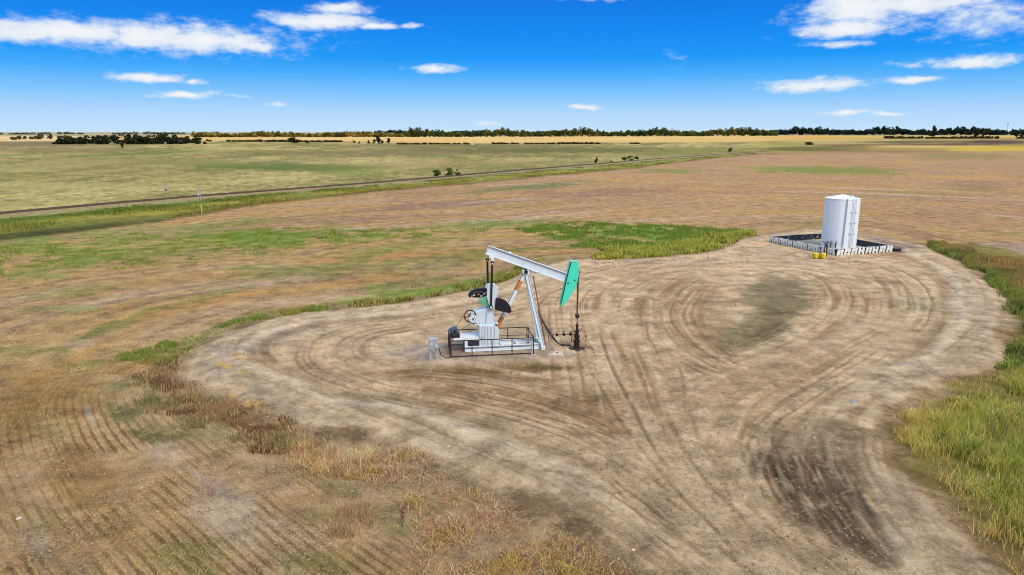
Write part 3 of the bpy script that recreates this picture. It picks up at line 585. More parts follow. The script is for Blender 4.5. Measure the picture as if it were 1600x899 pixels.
# ------------------------------------------------------------------ pump jack
SK = .7
def poly(pts, yl): return [Lz(a, b, yl) for a, b in pts]
def pumpjack():
    r = empty('pumpjack', (PO.x, PO.y, BZ), TH)
    tag(r, 'white beam pump jack with a teal horsehead and black counterweights', 'pump jack')
    hold = empty('x', (0, 0, 0)); bpy.data.objects.remove(hold)
    def B(mb, name, m, par=None, **k):
        o = mb.build(name, M_[m], r if par is None else par, **k)
        if par is None: o.location = (0, 0, -BZ)
        return o
    # skid
    x0 = -3.5; x1 = 1.95
    for yl in (-SK, SK):
        rl = MB().box(x0, x1, yl-.1, yl+.1, .33, .36).box(x0, x1, yl-.1, yl+.1, .66, .69).box(x0, x1, yl-.012, yl+.012, .36, .66).box(x0, x0+.02, yl-.1, yl+.1, .36, .66)
        B(rl, 'skid_rail', 'white')
    for x in (-3.35, -2.1, -.9, .2, 1.2, 1.85):
        B(MB().box(x-.07, x+.07, -SK+.1, SK-.1, .36, .60), 'cross_member', 'cool')
    # motor deck, raised at the back end
    dz = Lz(300, 650, -SK)[1]; dx0 = -4.25
    B(MB().box(dx0, -2.2, -SK, SK, dz-.16, dz), 'motor_deck', 'white', bevel=.01)
    for x in (-3.4,):
        for yl in (-SK+.05, SK-.05): B(MB().box(x-.1, x+.1, yl-.06, yl+.06, .69, dz-.16), 'deck_post', 'white')
    B(MB().box(dx0+.1, -2.25, -SK+.02, -SK+.1, .8, .84).box(-3.3, -2.25, -SK+.02, -SK+.1, .98, 1.02), 'brake_rod', 'iron')
    B(MB().disc_y((-2.95, .86), .07, -SK-.06, -SK+.04, 10), 'valve_cap', 'iron')
    # pedestal with ribs
    p = poly([(443,700),(443,568),(541,568),(572,592),(572,700)], -SK)
    zt = p[1][1]
    ped = B(MB().prism(p, -SK, SK-.25), 'pedestal', 'cool', bevel=.015)
    for zx in (446, 463, 481, 500, 520, 541):
        a = Lz(zx, 572, -SK); b = Lz(zx, 697, -SK); B(MB().box(a[0]-.02, a[0]+.02, -SK-.05, -SK, b[1], a[1]), 'rib', 'seam', ped)
    # gear reducer: sloping housing and bearing column
    gy = .42
    g = B(MB().prism(poly([(393,545),(392,500),(430,478),(492,456),(500,520),(488,572),(452,572),(430,560)], -gy), -gy, gy), 'gearbox', 'cool', bevel=.03)
    for y0_, y1_ in ((-gy-.14, -gy-.002), (gy+.002, gy+.14)): B(MB().prism(poly([(486,572),(490,520),(498,455),(528,455),(542,520),(542,572)], -gy-.1), y0_, y1_), 'bearing_column', 'cool', bevel=.02)
    a = Lz(495, 572, -gy)
    B(MB().box(a[0]-1.1, a[0]+.75, -gy-.12, gy+.12, zt, zt+.05), 'gearbox_flange', 'white')
    for k in range(8): B(MB().tube([(a[0]-.95+k*.22, -gy-.08, zt+.05), (a[0]-.95+k*.22, -gy-.08, zt+.11)], .03, 6), 'bolt', 'iron')
    # big sheave behind, white brake drum in front
    c = Lz(386, 506, -.5); sh = MB().ring_y(c, .40, .07, -.55, 28)
    for k in range(6):
        q = math.pi*k/3+.3; sh.bar((c[0], -.55, c[1]), (c[0]+.38*math.cos(q), -.55, c[1]+.38*math.sin(q)), .04, .05, (0,1,0))
    sh.disc_y(c, .09, -.62, -.42, 10); sv = B(sh, 'sheave', 'iron')
    c2 = Lz(406, 525, -.7); dr = MB().disc_y(c2, .27, -.72, -.58, 22); drum = B(dr, 'brake_drum', 'white')
    B(MB().disc_y(c2, .06, -.76, -.72, 8), 'hub', 'black', drum)
    for k in range(6):
        q = math.pi*k/3; B(MB().disc_y((c2[0]+.16*math.cos(q), c2[1]+.16*math.sin(q)), .032, -.74, -.722, 8), 'drum_opening', 'black', drum)
    # motor and belts
    mc = Lz(288, 606, -.55)
    mo = B(MB().tube([(mc[0], -.62, mc[1]), (mc[0], .05, mc[1])], .24, 18), 'motor', 'motor', bevel=.02)
    fn = MB()
    for k in range(14):
        q = 2*math.pi*k/14; fn.bar((mc[0]+.24*math.cos(q), -.5, mc[1]+.24*math.sin(q)), (mc[0]+.24*math.cos(q), -.02, mc[1]+.24*math.sin(q)), .02, .04, (math.cos(q), 0, math.sin(q)))
    B(fn, 'cooling_fin', 'motor', mo)
    B(MB().box(mc[0]-.36, mc[0]-.18, -.5, -.2, mc[1]-.02, mc[1]+.2), 'terminal_box', 'motor', mo)
    B(MB().box(mc[0]-.3, mc[0]+.34, -.6, .02, dz, mc[1]-.18), 'motor_mount', 'iron')
    B(MB().disc_y(mc, .11, -.70, -.62, 14), 'pulley', 'iron', mo)
    ax, az = mc; dx, dzz = c[0]-ax, c[1]-az; l = math.hypot(dx, dzz); nx, nz = -dzz/l, dx/l
    for s_ in (1, -1):
        B(MB().bar((ax+nx*.11*s_, -.66, az+nz*.11*s_), (c[0]+nx*.41*s_, -.66, c[1]+nz*.41*s_), .05, .025, (nx, 0, nz)), 'belt', 'rustp')
    # cranks and counterweights
    for side, yl in (('near', -.62), ('far', .62)):
        t0, t1 = (yl-.09, yl+.09)
        if side == 'near':
            cp = poly([(497,300),(540,298),(566,322),(548,462),(513,462),(493,385)], yl)
            wts = [([(549,388),(575,388),(612,405),(640,438),(649,474),(638,484),(592,476),(543,462)], 'black', .26, -.1), ([(437,409),(462,396),(512,376),(516,450),(480,446),(452,430)], 'green', .20, .16)]
        else:
            cp = poly([(497,300),(530,298),(545,322),(528,452),(503,452),(487,385)], yl); cp = [(x-.12, z-.05) for x, z in cp]
            wts = [([(375,366),(392,346),(430,330),(482,324),(500,336),(497,352),(440,346),(405,356),(390,388),(376,384)], 'black', .24, .0), ([(400,362),(440,350),(497,354),(490,384),(440,389),(402,387)], 'black', .2, .0)]
        cr = B(MB().prism(cp, t0, t1), 'crank', 'cool', bevel=.015)
        for wp, m, th, off in wts:
            ww = B(MB().prism(poly(wp, yl), yl-th/2+off, yl+th/2+off), 'counterweight', m, cr, bevel=.03)
            if side == 'far' and wp[0][0] == 400:
                for (zx, zy, w) in ((412,374,13),(440,369,12),(458,379,14),(477,366,11)):
                    q = Lz(zx, zy, yl-.12); B(MB().box(q[0]-w/180, q[0]+w/180, yl-.15, yl-.1, q[1]-.045, q[1]+.045), 'weight_slot', 'orange' if zx==440 else 'concrete', cr)
            if m == 'green' or side == 'near':
                for k in range(3):
                    q = Lz(*((575+22*k, 415+14*k) if m == 'black' else (462+16*k, 418+6*k)), yl); B(MB().disc_y(q, .028, yl-th/2+off-.025, yl-th/2+off, 8), 'bolt', 'iron', cr)
    # crank shaft
    q = Lz(512, 432, 0); B(MB().disc_y(q, .11, -.55, .55, 14), 'crank_shaft', 'iron')
    # pitman arms
    for yl, top, bot in ((-.8, (528,168), (520,450)), (.8, (497,148), (500,415))):
        a, b = Lz(*top, yl), Lz(*bot, yl)
        pa = B(MB().bar((a[0], yl, a[1]), (b[0], yl, b[1]), .10, .13, (1,0,0)), 'pitman_arm', 'black', bevel=.01)
        B(MB().disc_y(a, .12, yl-.09, yl+.09, 14), 'bearing', 'black', pa); B(MB().disc_y(b, .13, yl-.06, yl+.09, 14), 'bearing', 'black', pa)
        B(MB().disc_y(b, .075, yl-.12, yl-.06, 12), 'pin_cap', 'white', pa); B(MB().disc_y((a[0], a[1]-.03), .06, yl-.13, yl-.09, 12), 'pin_cap', 'white', pa)
    B(MB().bar((Lz(480,180,.8)[0]+.18, .93, Lz(497,190,.8)[1]), (Lz(480,180,.8)[0]+.18, .93, Lz(497,330,.8)[1]), .1, .05), 'brake_cable_guard', 'galv')
    # walking beam (I section), along its own axis
    A = Vector((Lz(506,58,-.13)[0], 0, Lz(506,58,-.13)[1])); Bp = Vector((Lz(1012,237,-.13)[0], 0, Lz(1012,237,-.13)[1]))
    d = (Bp-A).normalized(); up = Vector((-d.z, 0, d.x)); Lb = (Bp-A).length
    def bm(u0, u1, v0, v1, y0, y1): 
        mb = MB(); M = Matrix(((d.x,0,up.x,A.x),(0,1,0,0),(d.z,0,up.z,A.z),(0,0,0,1))); return mb.box(u0, u1, y0, y1, v0, v1, M)
    hb_ = .62
    beam = B(bm(0, Lb, -hb_+.03, -.03, -.015, .015), 'walking_beam', 'cool')
    B(bm(0, Lb, -.03, 0, -.15, .15), 'top_flange', 'white', beam); B(bm(0, Lb, -hb_, -hb_+.03, -.15, .15), 'bottom_flange', 'white', beam)
    for u in (.06, 2.62, Lb-.1): B(bm(u, u+.02, -hb_+.03, -.03, -.13, .13), 'stiffener', 'white', beam)
    B(bm(1.45, 1.62, 0, .09, -.05, .05), 'lifting_lug', 'white', beam)
    # equalizer
    e = Lz(515, 140, -.3)
    B(MB().tube([(e[0]+.12, -.72, e[1]-.02), (e[0]+.12, .72, e[1]-.02)], .11, 12), 'equalizer', 'white')
    B(MB().box(e[0]-.05, e[0]+.32, -.2, .2, e[1], e[1]+.24), 'tail_bearing', 'white', bevel=.02)
    # samson post
    ap = Lz(745, 226, -.1); ax_, az_ = ap
    B(MB().box(ax_-.26, ax_+.2, -.22, .22, az_-.12, az_+.13), 'saddle', 'white', bevel=.03)
    B(MB().disc_y((ax_-.04, az_+.04), .13, -.3, .3, 14), 'centre_bearing', 'iron')
    ft = Lz(852, 690, -1.0)
    for yl in (-.95, .95):
        a, b = (ax_, .12*(1 if yl > 0 else -1), az_), (ft[0], yl, .55)
        lg = B(MB().bar(a, b, .24, .03, (0,1,0)).bar((a[0]+.10, a[1], a[2]), (b[0]+.10, b[1], b[2]), .03, .2, (0,1,0)).bar((a[0]-.10, a[1], a[2]), (b[0]-.10, b[1], b[2]), .03, .2, (0,1,0)), 'post_leg', 'cool')
        B(MB().box(ft[0]-.14, ft[0]+.16, yl-.16, yl+.16, .33, .60), 'foot', 'white', bevel=.03)
    rb = Lz(562, 572, 0); ra = Lz(736, 232, 0)
    a = Vector((ra[0], 0, ra[1])); b = Vector((rb[0], 0, rb[1])); b2 = a+(b-a)*1.35; 
    b2 = a+(b-a)*((a.z-.62)/(a.z-b.z))
    rear = B(MB().bar(a, b2, .26, .2, (0,1,0)), 'rear_leg', 'white')
    for f0, f1 in ((.14, .32), (.83, 1.12)):
        p_, q_ = a+(b-a)*f0, a+(b-a)*f1; B(MB().bar(p_, q_, .268, .208, (0,1,0)), 'primer_patch', 'orange', rear)
    B(MB().bar(a+Vector((-.13,-.11,0)), b2+Vector((-.13,-.11,0)), .03, .03), 'conduit', 'iron', rear)
    # ladder up the post
    ld = MB(); la = Vector((*[Lz(790,250,-.3)[0]], -.25, Lz(790,250,-.3)[1])); lb = Vector((Lz(874,690,-.9)[0], -.75, .4))
    for s_ in (-.14, .14): ld.bar(la+Vector((0, s_, 0)), lb+Vector((0, s_, 0)), .035, .035)
    for k in range(1, 17):
        p_ = la+(lb-la)*k/17; ld.bar(p_-Vector((0,.14,0)), p_+Vector((0,.14,0)), .022, .022)
    B(ld, 'ladder', 'rustp')
    q = Lz(800, 240, -.2); B(MB().tube([(ax_+.2, -.1, az_-.05), (ax_+.45, -.12, az_-.22), (ax_+.8, -.12, az_-.12), (ax_+.95,-.12,az_-.02)], .035, 7), 'grease_line', 'galv')
    q = Lz(797, 652, 0); B(MB().box(q[0]-.16, q[0]+.14, -.1, .2, .6, .86), 'junction_box', 'green', bevel=.02)
    # horsehead
    hp = [(1030,160),(1047,154),(1076,160),(1082,190),(1080,250),(1070,300),(1050,345),(1015,400),(978,446),(964,437),(972,395),(985,340),(1000,270),(1018,200)]
    hy = -.24
    hp = poly(hp, hy); hh = B(MB().prism(hp, hy, -hy), 'horsehead', 'teal', bevel=.02)
    B(MB().prism(poly([(1030,160),(1018,200),(1000,270),(985,340),(972,395),(964,437),(968,437),(978,395),(991,340),(1006,270),(1024,200),(1035,165)], hy-.012), hy-.012, hy-.002), 'back_edge', 'black', hh)
    for zx, zy in ((1054,279),(1012,297)): B(MB().disc_y(Lz(zx, zy, hy), .05, hy-.03, hy, 10), 'bolt', 'black', hh)
    B(MB().prism(poly([(1034,160),(1048,154),(1062,157),(1060,163),(1036,165)], hy-.02), hy-.03, hy-.004), 'top_latch', 'concrete', hh)
    # bridle, carrier bar, polished rod
    top = Lz(1080, 215, 0); cb = Lz(1071, 505, 0)
    for s_ in (-.09, .09): B(MB().tube([(top[0]+.02, s_, top[1]), (4.5, s_, top[1]-1.0), (4.5, s_, cb[1])], .045, 7), 'bridle_cable', 'rustp')
    B(MB().box(4.38, 4.62, -.2, .2, cb[1]-.12, cb[1]+.1), 'carrier_bar', 'iron', bevel=.02)
    B(MB().tube([(4.5, 0, cb[1]+.3), (4.5, 0, 1.25)], .022, 8).tube([(4.5,0,cb[1]-.12),(4.5,0,cb[1]-.25)], .05, 8).tube([(4.5,0,Lz(1068,550,0)[1]+.06),(4.5,0,Lz(1068,550,0)[1]-.08)], .05, 8), 'polished_rod', 'rustp')
    q = Lz(1090, 330, 0); B(MB().box(4.55, 4.85, -.02, .02, q[1]-.02, q[1]+.04), 'cable_clip', 'green')
pumpjack()
def P3(x, y, z): return PO+U*x+Vv*y+Vector((0, 0, z))
def fence():
    r = empty('pipe_fence', (PO.x, PO.y, BZ), TH)
    tag(r, 'low dark pipe fence around the skid of the pump jack', 'fence')
    fx0, fx1, fy0, fy1 = -4.5, 1.08, -1.76, .95; Hh = 1.14
    def posts(pts):
        for x, y in pts: MB().bar((x, y, -.05), (x, y, Hh), .06, .06).build('post', M_['fence'], r)
    posts([(fx0,fy0),(-3.1,fy0),(-1.75,fy0),(-.4,fy0),(fx1,fy0),(fx0,fy1),(-1.9,fy1),(-.3,fy1),(fx1,fy1),(fx1+.12,fy1-.1)])
    for a, b in (((fx0,fy0),(fx1,fy0)),((fx0,fy1),(fx1,fy1)),((fx0,fy0),(fx0,fy1)),((fx1,fy0),(fx1,fy1))):
        for z, w in ((Hh, .055), (Hh*.5, .03), (.06, .055)): MB().bar((*a, z), (*b, z), w, w).build('rail', M_['fence'], r)
    mesh = MB()
    for k in range(1, 18):
        y = fy0+(fy1-fy0)*k/18; mesh.bar((fx0, y, .06), (fx0, y, Hh), .018, .018)
    for k in range(1, 10): mesh.bar((fx0, fy0, .06+k*.108), (fx0, fy1, .06+k*.108), .015, .015)
    mesh.build('wire_panel', M_['fence'], r)
    a = G(831, 560.5, .1); MB().box(a[0]-.05, a[0]+.05, a[1]-.05, a[1]+.05, -.25, 1.1).build('gate_post', M_['galv'], r)
    MB().bar((a[0], a[1], 1.05), (fx1, fy0, Hh), .05, .05).build('gate_rail', M_['fence'], r)
fence()
def control_box():
    g = G(677.5, 564, BZ*.7); r = empty('control_box', P3(g[0], g[1], BZ*.55), TH)
    tag(r, 'grey galvanised electrical panel on two short posts left of the pump jack fence', 'electrical box')
    for x in (-.2, .22): MB().box(x-.07, x+.07, -.05, .05, -.1, 1.05).build('post', M_['galv'], r)
    c = MB().box(-.32, .34, -.18, .12, .85, 1.62).build('cabinet', M_['galv'], r, bevel=.015)
    MB().box(-.28, .0, -.21, -.182, .95, 1.56).build('door', M_['galv'], c)
    MB().box(.08, .3, -.26, -.182, .98, 1.2).build('meter', M_['seam'], c, bevel=.02)
    MB().box(-.16, -.06, -.235, -.212, 1.2, 1.32).build('label_plate', M_['white'], c)
    MB().tube([(.36, 0, .95), (.5, 0, .4), (.85, .1, .18), (1.3, .3, .12)], .03, 7).build('conduit', M_['iron'], r)
    MB().tube([(.3, 0, .1), (1.3, .1, .10)], .035, 7).build('buried_pipe', M_['galv'], r)
control_box()
def slab():
    r = empty('concrete_slab', P3(2.55, -.35, BZ), TH)
    tag(r, 'cracked concrete slab by the front foot of the pump jack', 'concrete slab')
    MB().box(-.62, .55, -1.75, -1.0, -.28, -.02).build('near_section', M_['concrete'], r, bevel=.02)
    MB().box(-.45, .35, -.98, 1.2, -.28, -.06).build('far_section', mat('rust_stained_concrete', (204,168,138), .85, 0, .2, 3., .35, (160,100,66)), r, bevel=.02)
    MB().box(-.3, -.14, -1.42, -1.32, -.02, 0).box(.1, .26, -1.4, -1.3, -.02, 0).build('lifting_eye', M_['iron'], r)
slab()
def grate():
    g = G(882, 554, 0); r = empty('wire_mat', P3(g[0], g[1], .03), TH-.15)
    tag(r, 'small grey wire mesh mat lying between the slab and the wellhead', 'mesh mat')
    f = MB()
    for k in range(6): f.bar((-.4, -.35+k*.14, .03), (.4, -.35+k*.14, .03), .03, .03)
    f.build('long_wire', M_['seam'], r)
    f = MB()
    for k in range(7): f.bar((-.4+k*.133, -.35, .05), (-.4+k*.133, .35, .05), .02, .02)
    f.build('cross_wire', M_['seam'], r)
grate()
def wellhead():
    r = empty('wellhead', WELL, TH)
    tag(r, 'dark oily wellhead with side piping below the hanging rod of the pump jack', 'wellhead')
    MB().lathe([(.30,-.05),(.30,.06),(.22,.08),(.19,.5),(.24,.52),(.24,.62),(.16,.64),(.16,.86),(.22,.88),(.22,.96),(.13,.98),(.13,1.2),(.17,1.22),(.17,1.3),(.08,1.32),(.08,1.62),(.12,1.64),(.12,1.72),(.05,1.74),(.05,1.84)], n=16).build('casing_stack', M_['well'], r)
    MB().lathe([(.62,-.03),(.55,.03),(.3,.05),(.0,.06)], n=20).build('oil_soaked_collar', mat('oily_soil', (70,54,42), .8), r)
    MB().tube([(-.1, 0, 1.06), (-2.05, .0, 1.06), (-2.05, 0, .1)], .045, 8).build('flow_line', M_['rustp'], r)
    for x in (-.5, -.95, -1.45): MB().disc_y((x, 1.06), .1, -.1, .1, 10).tube([(x, 0, 1.1), (x, 0, 1.26)], .025, 6).bar((x-.1, 0, 1.27), (x+.1, 0, 1.27), .03, .03).build('valve', M_['well'], r)
    MB().tube([(-.12, -.1, 1.3), (-.42, -.12, 1.25), (-.42, -.12, .55), (-.15, -.1, .5)], .04, 8).build('bypass_pipe', M_['well'], r)
    MB().tube([(.1, 0, 1.35), (.35, 0, 1.42)], .035, 6).bar((.35, -.12, 1.42), (.35, .12, 1.42), .04, .04).build('stuffing_box_lever', M_['rustp'], r)
    MB().tube([(.15, -.1, .15), (.62, -.15, .12), (.62, -.15, .85)], .04, 8).build('gauge_pipe', M_['rustp'], r)
    MB().box(.56, .68, -.22, -.08, .85, 1.0).build('gauge', M_['red'], r, bevel=.02)
    MB().tube([(.62, -.15, .12), (1.1, -.3, .08)], .04, 8).build('drain_pipe', M_['rustp'], r)
wellhead()
def ground_tube(name, pix, rad, m, label, cat, dz=.02):
    pts = [Vector((*at(*p), dz+rad)) for p in smooth_pts(pix, 4)]
    c = pts[0].copy(); c.z = 0
    o = MB().tube([p-c for p in pts], rad, 7).build(name, M_[m]); o.location = c; return tag(o, label, cat)
ground_tube('hose', [(891,541),(884,541),(873,539),(862,525),(852,510),(845,496),(842,486)], .055, 'rubber', 'dark hose lying on the dirt between the post foot and the wellhead', 'hose')
ground_tube('rusty_line', [(842,485),(845,474),(855,463),(868,455),(885,449),(905,444)], .022, 'rustp', 'thin rusty line curving away behind the horsehead of the pump jack', 'pipe')
for px, py, h, lab in ((857.5, 500, 1.5, 'thin rusty stake standing in the dirt behind the pump jack post'), (1105.5, 405, 1.0, 'pink survey stake by the green grass at the far rim of the dirt pad')):
    x, y = at(px, py); o = MB().bar((0,0,-.1), (0,0,h), .045, .045).build('marker_stake', M_['red']); o.location = (x, y, 0); tag(o, lab, 'stake', 'marker stakes on the dirt pad')

# ------------------------------------------------------------------ storage tank and its containment wall
CF = Vector((*at(1305, 400), 0)); CL = Vector((*at(1202.5, 378.5), 0)); CR = Vector((*at(1393, 393.5), 0)); CB = CL+CR-CF
TC = Vector((*at(1309, 389.6), 0)); TC = TC+Vector((TC.x, TC.y, 0)).normalized()*2.2
def tank():
    th = math.atan2(TC.y, TC.x)-math.pi/2     # local -y faces the camera side
    r = empty('storage_tank', TC, th); tag(r, 'tall white cylindrical oil storage tank with a low cone roof', 'tank')
    Rr = 2.16; Ht = 6.5
    prof = [(Rr, 0)]
    for k in range(1, 7):
        z = Ht*k/7; prof += [(Rr, z-.012), (Rr+.004, z-.01), (Rr+.004, z+.01), (Rr, z+.012)]
    prof += [(Rr, Ht-.06), (Rr+.05, Ht-.05), (Rr+.05, Ht)]
    mb = MB(); mb.lathe(prof, n=96); o = mb.build('shell', M_['tank'], r)
    
    rf = MB().lathe([(Rr+.05, Ht), (Rr+.05, Ht+.01), (.25, Ht+.44), (.0, Ht+.46)], n=48).build('roof', M_['tank'], r)
    MB().lathe([(.26, Ht+.1), (.26, Ht+.36), (.2, Ht+.4), (.0, Ht+.41)], (1.1, -.8), 14).build('hatch', M_['tank'], r)
    MB().tube([(1.6, -.9, Ht+.15), (1.6, -.9, Ht+.42)], .07, 8).build('vent', M_['seam'], r)
    def on(a, z, rr=Rr): return (rr*math.sin(a), -rr*math.cos(a), z)
    for a in [i*math.pi/6+.42 for i in range(12)]:
        if abs(a-.42) < .01: continue
        MB().bar(on(a, .05, Rr+.006), on(a, Ht-.1, Rr+.006), .05, .02, (math.sin(a), -math.cos(a), 0)).build('wall_seam', M_['tank'], r)
    MB().tube([on(.28, Ht+.1, Rr+.02), on(.28, Ht-.1, Rr+.12), on(.24, .3, Rr+.12)], .07, 8).build('downpipe', M_['seam'], r)
    ld = MB()
    for a in (.62, .80): ld.bar(on(a, .2, Rr+.16), on(a, Ht+.35, Rr+.16), .045, .045)
    for k in range(20): ld.bar(on(.62, .4+k*.3, Rr+.16), on(.80, .4+k*.3, Rr+.16), .03, .03)
    ld.build('ladder', M_['seam'], r)
    for z in (2.0, 3.4, 4.8):
        MB().bar(on(.5, z, Rr+.05), on(1.0, z, Rr+.08), .06, .05).build('strap', M_['seam'], r)
    for a in (-.55, -.35, -.12):
        v = MB().tube([on(a, .75, Rr-.05), on(a, .75, Rr+.45), on(a, .2, Rr+.5)], .07, 8).build('outlet_pipe', M_['well'], r)
        MB().bar(on(a-.05, .95, Rr+.35), on(a+.05, .95, Rr+.35), .1, .1).build('valve', M_['motor'], v)
tank()
def containment():
    r = empty('containment_wall', CF, 0); tag(r, 'low containment wall of chalky white braced panels around the white tank', 'containment wall')
    rnd = random.Random(3); meshes = []
    for k in range(5):                            # five braced panel shapes, x along the wall, -y outward
        mb = MB(); w = .375
        lean = Matrix.Rotation(math.radians(9), 4, 'X')
        mb.box(-w, -w+.27, -.10, -.02, .02, .84, lean); mb.box(w-.27, w, -.10, -.02, .02, .84, lean)
        for (z0, z1) in [[(.32,.55)], [(.60,.82)], [(.30,.50),(.62,.82)], [(.1,.24),(.45,.84)], [(.36,.70)]][k]:
            mb.box(-w+.27, w-.27, -.09, -.03, z0, z1, lean)
        if k in (1, 4): mb.bar((-.2, -.2, .1), (.2, -.06, .75), .1, .05)
        me = mb.mesh('wall_panel', M_['panel']); meshes.append(me)
    def side(A, B_, n, outside=True):
        d = (B_-A); Ls = d.length; d.normalize(); ang = math.atan2(d.y, d.x); mid = A-CF
        o = MB().box(0, Ls, -.02, .02, 0, .80).build('wall_sheet', M_['liner'], r); o.location = mid; o.rotation_euler = (0, 0, ang)
        if outside:
            for i in range(n):
                p = bpy.data.objects.new('wall_panel', meshes[rnd.randrange(5)]); C.objects.link(p); p.parent = r
                p.location = mid+d*(Ls*(i+.5)/n); p.rotation_euler = (rnd.uniform(-.05,.05), rnd.uniform(-.05,.05), ang+rnd.uniform(-.04,.04)); s_ = Ls/n/.93
                p.scale = (s_, 1, rnd.uniform(.94, 1.06))
            q = MB().tube([(0, 0, .83), (Ls, 0, .83)], .035, 6).build('top_rail', M_['galv'], r)
        else:
            q = MB().box(0, Ls, -.16, .10, .78, .86).build('top_rail', M_['concrete'], r)
        q.location = mid; q.rotation_euler = (0, 0, ang)
    side(CL, CF, 13); side(CF, CR, 8); side(CB, CL, 0, False); side(CR, CB, 0, False)
    # liner: folds on the inside of the back walls, and the floor
    n1 = 60
    for A, B_ in ((CL, CB), (CB, CR)):
        d = B_-A; Ls = d.length; d.normalize(); nrm = (CF-CB).normalized() ; nin = Vector((-d.y, d.x, 0)); nin = nin if nin.dot(CF-A) > 0 else -nin
        V = []; Fq = []
        for i in range(n1+1):
            for j in range(5):
                t = i/n1; z = .80*(1-j/4); off = .03+.10*j/4*1.6+.10*math.sin(i*1.1+j*1.7)*math.sin(i*.37)*(j > 0)
                V.append(tuple(A-CF+d*Ls*t+nin*abs(off+.05)+Vector((0,0,z+.02))))
        for i in range(n1):
            for j in range(4): k = i*5+j; Fq.append((k, k+1, k+6, k+5))
        MB().add(V, Fq).build('liner', M_['liner'], r)
    nx = (CR-CF); ny = (CL-CF)
    MB().add([(0,0,.03), tuple(nx+Vector((0,0,.03))), tuple(nx+ny+Vector((0,0,.03))), tuple(ny+Vector((0,0,.03)))], [(0,1,2,3)]).build('floor', mat('containment_gravel', (186,166,142), .95, 0, .15, 2., bump=.3), r)
    q = CR-CF+(CR-CF).normalized()*.3; MB().box(q.x, q.x+.9, q.y-.2, q.y+.25, .05, .45).build('anchor_block', M_['liner'], r, bevel=.05)
containment()
def load_box(px, py, lab):
    x, y = at(px, py); r = empty('load_line_box', (x, y, 0), math.atan2(CF.y-CL.y, CF.x-CL.x)+.35); r.scale = (.86, .86, .78); tag(r, lab, 'spill box', 'yellow spill boxes at the tank wall')
    b = MB().lathe([(.30,.12),(.36,.2),(.38,.45),(.38,.74),(.34,.86),(.2,.93),(.0,.95)], n=14).build('box_body', M_['yellow'], r)
    MB().lathe([(.40,.70),(.40,.75)], n=14).build('rim', M_['yellow'], b); MB().tube([(.0,-.30,.45),(0,-.44,.45)], .11, 10).build('cap', mat('dull_yellow', (196,160,20), .5), b)
    for a, b_ in ((-.25,-.2),(.25,-.2),(-.25,.2),(.25,.2)): MB().bar((a, b_, -.05), (a, b_, .25), .05, .05).build('leg', M_['yellow'], r)
load_box(1274.3, 404.3, 'yellow spill box left of the thin dark post in front of the tank wall'); load_box(1285.8, 404.6, 'yellow spill box right of the thin dark post in front of the tank wall')
x, y = at(1280.3, 405); r = empty('sign_post', (x, y, 0)); tag(r, 'thin dark post with a small plate between the two yellow spill boxes', 'post')
MB().bar((0,0,-.1),(0,0,1.5),.06,.06).build('post', M_['iron'], r); MB().box(-.12,.12,-.05,-.03,1.2,1.5).build('plate', M_['well'], r)
for px, h, lab in ((1287.5, 1.7, 'rusty brown riser pipe just left of the doubled post at the tank wall'), (1291, 1.5, 'rusty brown riser pipe nearest the chalky front corner of the tank wall')):
    x, y = at(px, 401.5); o = MB().tube([(0,0,-.1),(0,0,h),(.0,.6,h+.1)], .07, 8).build('riser_pipe', M_['well']); o.location = (x, y, 0); tag(o, lab, 'pipe', 'brown riser pipes in front of the tank wall')

# ------------------------------------------------------------------ railway line with ballast, rails and sleepers
RW = [Vector((*at(a, b), 0)) for a, b in RAIL_PX]
def railway():
    dirs = (RW[7]-RW[1]).normalized(); A = RW[1]-dirs*420; Bq = RW[9]
    pts = [A]+RW[1:12]; nrm = []
    V = []; Fq = []
    prof = [(-2.3, -.3), (-1.3, .42), (1.3, .42), (1.7, -.3)]
    for i, p in enumerate(pts):
        t = (pts[min(i+1, len(pts)-1)]-pts[max(i-1, 0)]).normalized(); n_ = Vector((-t.y, t.x, 0)); nrm.append(n_)
        for o_, z in prof: V.append(tuple(p+n_*o_+Vector((0,0,z))))
    for i in range(len(pts)-1):
        for j in range(3): k = i*4+j; Fq.append((k, k+1, k+5, k+4))
    r = empty('railway_track', (0,0,0)); tag(r, kind='structure')
    MB().add(V, Fq).build('ballast', M_['ballast'], r)
    for s_ in (-.72, .72):
        mb = MB()
        for i in range(len(pts)-1): mb.bar(pts[i]+nrm[i]*s_+Vector((0,0,.62)), pts[i+1]+nrm[i+1]*s_+Vector((0,0,.62)), .09, .17)
        mb.build('rail', M_['steel'], r)
    V = []; Fq = []; d = 0
    for i in range(1, 8):
        a, b = pts[i], pts[i+1]; l = (b-a).length; t = (b-a).normalized(); n_ = Vector((-t.y, t.x, 0)); k = 0
        while k < l:
            c = a+t*k; q = len(V)
            for dz in (.38, .54):
                for u, w in ((-.12,-1.25),(.12,-1.25),(.12,1.25),(-.12,1.25)): V.append(tuple(c+t*u+n_*w+Vector((0,0,dz))))
            Fq += [(q+4,q+5,q+6,q+7),(q,q+1,q+5,q+4),(q+1,q+2,q+6,q+5),(q+2,q+3,q+7,q+6),(q+3,q,q+4,q+7)]; k += .8
    o = MB().add(V, Fq).build('sleeper', M_['sleeper'], r); o['kind'] = 'stuff'
railway()
